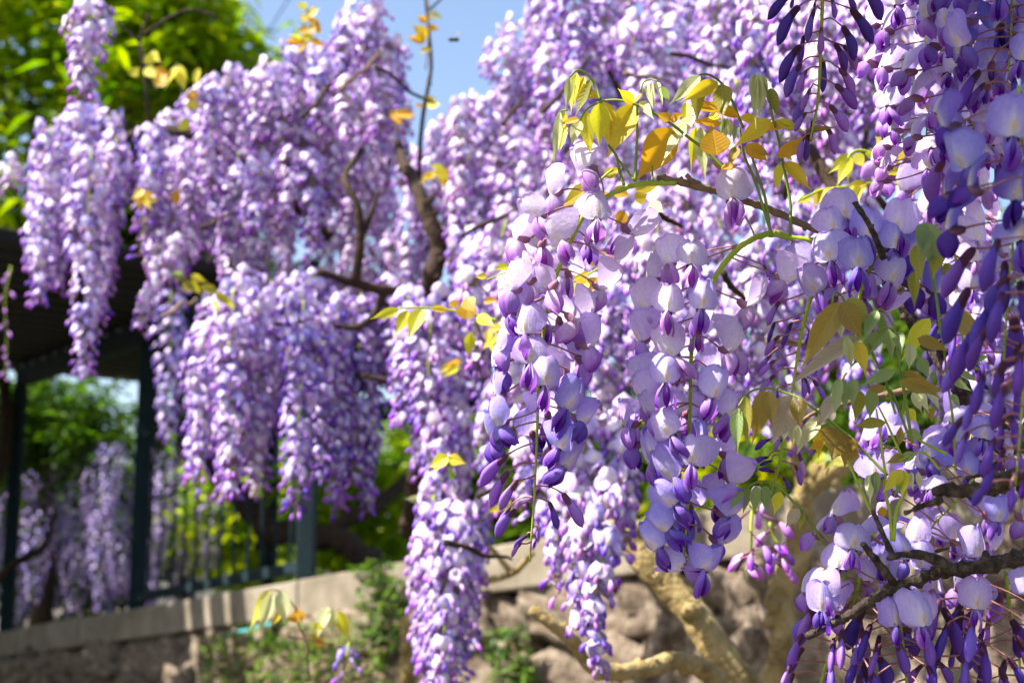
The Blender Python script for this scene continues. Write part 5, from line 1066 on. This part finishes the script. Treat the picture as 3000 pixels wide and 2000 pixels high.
spray('little striped green leaflets on a bent stem before the coping', (2100, 1100), d0 - 0.01, [(5, [(1560, 2440), (1450, 2250), (1250, 1950), (1100, 1720), (960, 1520), (870, 1440), (740, 1300), (590, 1220), (440, 1230), (300, 1320)])],
 [(300, 1330, 150, 1540, 85, 'n'), (370, 1290, 300, 1590, 95, 'n'), (450, 1260, 440, 1590, 105, 'n'), (560, 1260, 570, 1580, 105, 'n'), (730, 1330, 660, 1600, 115, 'y'), (470, 1270, 510, 1500, 80, 's'), (950, 1530, 790, 1740, 120, 'm'), (980, 1540, 950, 1790, 85, 'l')], seed=10)
spray('fresh lime green shoots and folded leaves rising from the dark branch', (2100, 1100), d0 - 0.06, [(5, [(1830, 1640), (1750, 1520), (1500, 970)]), (6, [(2010, 1900), (1990, 1600), (1940, 1350), (1930, 1180)]), (6, [(2030, 1900), (2060, 1560), (2140, 1380), (2180, 1250)]), (4, [(2110, 900), (1960, 560), (1860, 360)]), (4, [(1940, 1180), (1880, 700), (1830, 380)]), (5, [(2640, 900), (2500, 830), (2200, 680)]), (4, [(2560, 1080), (2400, 900), (2280, 890), (2060, 990)])],
 [(2130, 1080, 1900, 1350, 130, 'y'), (2150, 1090, 2030, 1400, 100, 'n'), (2230, 1110, 2260, 1330, 60, 's'), (2180, 1100, 2120, 1420, 90, 'y'), (2310, 1100, 2340, 1320, 60, 's'), (2280, 890, 2040, 1010, 100, 'n'), (2200, 640, 2380, 720, 110, 'n'), (1780, 1130, 1760, 1480, 80, 's'), (1830, 1100, 1840, 1400, 90, 'n'), (1740, 1140, 1730, 1400, 60, 's'), (1900, 1500, 1920, 1640, 80, 'o'), (2100, 780, 2120, 560, 80, 'b'), (2150, 900, 1930, 1010, 80, 'b')], seed=11, stemmat='rachis')
spray('yellow green leaf pair reaching left before the dark limb', (1000, 667), 1.2, [(4, [(1100, 640), (900, 600), (700, 560), (480, 550), (400, 560)])],
 [(400, 565, 200, 630, 60, 'y'), (460, 570, 370, 740, 80, 'y'), (560, 560, 460, 780, 95, 'y'), (620, 560, 760, 570, 45, 'g'), (860, 630, 860, 480, 120, 'o'), (940, 600, 1060, 680, 80, 'y'), (1020, 700, 1130, 690, 60, 'g'), (900, 720, 870, 900, 70, 'y'), (980, 510, 1090, 500, 50, 'o'), (760, 500, 800, 560, 60, 'o')], 2.352, 12, None, 'rachis')
spray('yellow leaves glowing between the central raceme and the blossom', (1350, 480), 1.02, [(4, [(1750, 60), (1500, 260), (1300, 400), (1100, 520)]), (4, [(1900, 1000), (1700, 1120), (1500, 1250), (1300, 1350)]), (3, [(700, 1180), (500, 1250), (300, 1330)])],
 [(1500, 260, 1150, 490, 180, 'g'), (1650, 150, 1850, 40, 120, 'g'), (1750, 300, 1950, 380, 130, 'o'), (1560, 380, 1740, 330, 100, 'o'), (2000, 420, 2150, 350, 130, 'g'), (2000, 300, 2300, 240, 130, 'g'), (1240, 440, 1230, 580, 110, 'l'), (1800, 1000, 1620, 1010, 110, 'y'), (1450, 1100, 1640, 1120, 160, 'g'), (1300, 1330, 1480, 1240, 200, 'g'), (1350, 1350, 1380, 1568, 220, 'g'), (1560, 1300, 1480, 1480, 140, 'o'), (560, 1180, 380, 1220, 110, 'y'), (720, 1090, 800, 1230, 150, 'y'), (300, 1290, 160, 1300, 70, 'g'), (60, 1540, 160, 1700, 160, 'o'), (1900, 560, 1760, 700, 130, 'o'), (2150, 480, 2330, 560, 160, 's')], 3.92, 13, None, 'rachis')
spray('single bright yellow leaf arching below the mid raceme', (1000, 1200), 1.25, [(4, [(820, 360), (740, 320), (660, 330)])], [(740, 325, 600, 400, 90, 'y'), (740, 325, 860, 370, 70, 'g'), (690, 330, 640, 440, 60, 'y')], 2.352, 14, None, 'rachis')
spray('folded yellow leaflets on a thin stem before the wall', (0, 1333), 1.55, [(4, [(2130, 1560), (2110, 1300), (2060, 1180), (2030, 1060)]), (3, [(2040, 1060), (1960, 960), (1870, 925), (1800, 990)]), (4, [(2300, 1300), (2110, 1260), (1980, 1250)])],
 [(1860, 920, 1720, 1200, 75, 'y'), (1880, 940, 1780, 1230, 85, 's'), (1940, 930, 1960, 1180, 90, 's'), (1990, 1040, 1850, 1200, 60, 'g'), (2060, 1150, 2040, 1040, 110, 'o'), (2260, 1040, 2190, 1260, 90, 's'), (2290, 1050, 2290, 1240, 80, 's'), (2240, 1300, 2110, 1250, 60, 'o'), (2330, 1070, 2400, 1280, 80, 'y'), (2200, 1150, 2180, 1260, 60, 'y')], 2.351, 15, None, 'twig')
spray('amber leaves on the slim shoot against the blue sky', (1000, 0), 2.15, [(3, [(595, 0), (600, 250), (580, 480)])],
 [(590, 150, 520, 110, 45, 'o'), (590, 190, 680, 200, 45, 'o'), (590, 260, 480, 170, 70, 'g'), (540, 290, 560, 200, 60, 'g'), (600, 100, 700, 130, 60, 's'), (580, 690, 660, 690, 50, 'g'), (560, 730, 500, 730, 40, 'o'), (590, 720, 690, 720, 60, 'y'), (580, 280, 450, 260, 60, 'o'), (610, 330, 540, 370, 50, 'g')], 2.351, 16, None, 'twig')
spray('amber and yellow leaves at the top of the blossom dome', (800, 0), 2.15, [(3, [(280, 230), (250, 130), (220, 40)])],
 [(250, 130, 180, 100, 60, 'g'), (260, 180, 340, 230, 80, 'o'), (240, 100, 320, 60, 70, 'g'), (250, 200, 160, 220, 60, 'o'), (230, 60, 160, 20, 60, 'y'), (260, 230, 200, 300, 70, 'y'), (240, 150, 330, 140, 60, 'o')], 2.351, 17, None, 'twig')
spray('pale folded leaves and an orange leaf above the left lobe', (0, 0), 2.2, [(3, [(1080, 620), (1040, 520), (1010, 420), (960, 300)]), (3, [(1250, 640), (1230, 450), (1180, 500)])],
 [(1010, 380, 1060, 450, 70, 'y'), (1040, 360, 1110, 430, 60, 'y'), (1060, 520, 1180, 500, 110, 'o'), (1080, 600, 1150, 520, 80, 'g'), (1230, 450, 1280, 640, 70, 'y'), (1220, 460, 1130, 620, 80, 'y'), (1370, 470, 1350, 620, 50, 'y'), (1280, 720, 1400, 730, 60, 'y'), (1290, 640, 1370, 690, 80, 'o'), (900, 520, 960, 460, 70, 'y'), (1000, 470, 1080, 540, 70, 'y'), (1240, 840, 1310, 890, 80, 'y'), (1200, 1400, 1230, 1290, 80, 'o')], 2.351, 18, None, 'twig')
tl = random.Random(55)
for i, (x, y, dd, where, ks) in enumerate(((900, 120, 2.1, 'on the crest of the blossom dome', 'goy'), (1165, 330, 2.05, 'where the shoot leaves the blossom dome', 'goy'), (415, 560, 2.15, 'between the left lobe and the dome', 'goy'), (540, 800, 2.2, 'hanging under the left edge of the dome', 'ynl'), (1340, 1060, 1.75, 'among the racemes below the dark limb', 'gyo'), (1290, 500, 2.0, 'beside the top of the dark upright limb', 'yg'), (1450, 960, 1.5, 'left of the central raceme', 'yg'), (640, 860, 2.0, 'above the bundle between the posts', 'ly'), (1480, 1460, 1.6, 'above the tan sweeping limb', 'ysg'), (2420, 1330, 1.3, 'before the forked tan trunk', 'ynl'), (1240, 1440, 1.9, 'above the low bundle', 'ysl'))):
    st = [(3, [(0, 60), (tl.uniform(-15, 15), 20), (tl.uniform(-30, 30), -10)])]
    lv = []
    for k in range(tl.randint(5, 7)):
        a = tl.uniform(-0.4, 3.5); L_ = tl.uniform(38, 66); b0 = (tl.uniform(-20, 20), tl.uniform(-10, 30))
        lv.append((b0[0], b0[1], b0[0] + L_ * math.cos(a), b0[1] + L_ * math.sin(a) * .9, L_ * tl.uniform(.3, .42), tl.choice(ks)))
    spray('small tuft of young yellow leaves ' + where, (x, y), dd, st, lv, 1.0, 200 + i, None, 'twig')
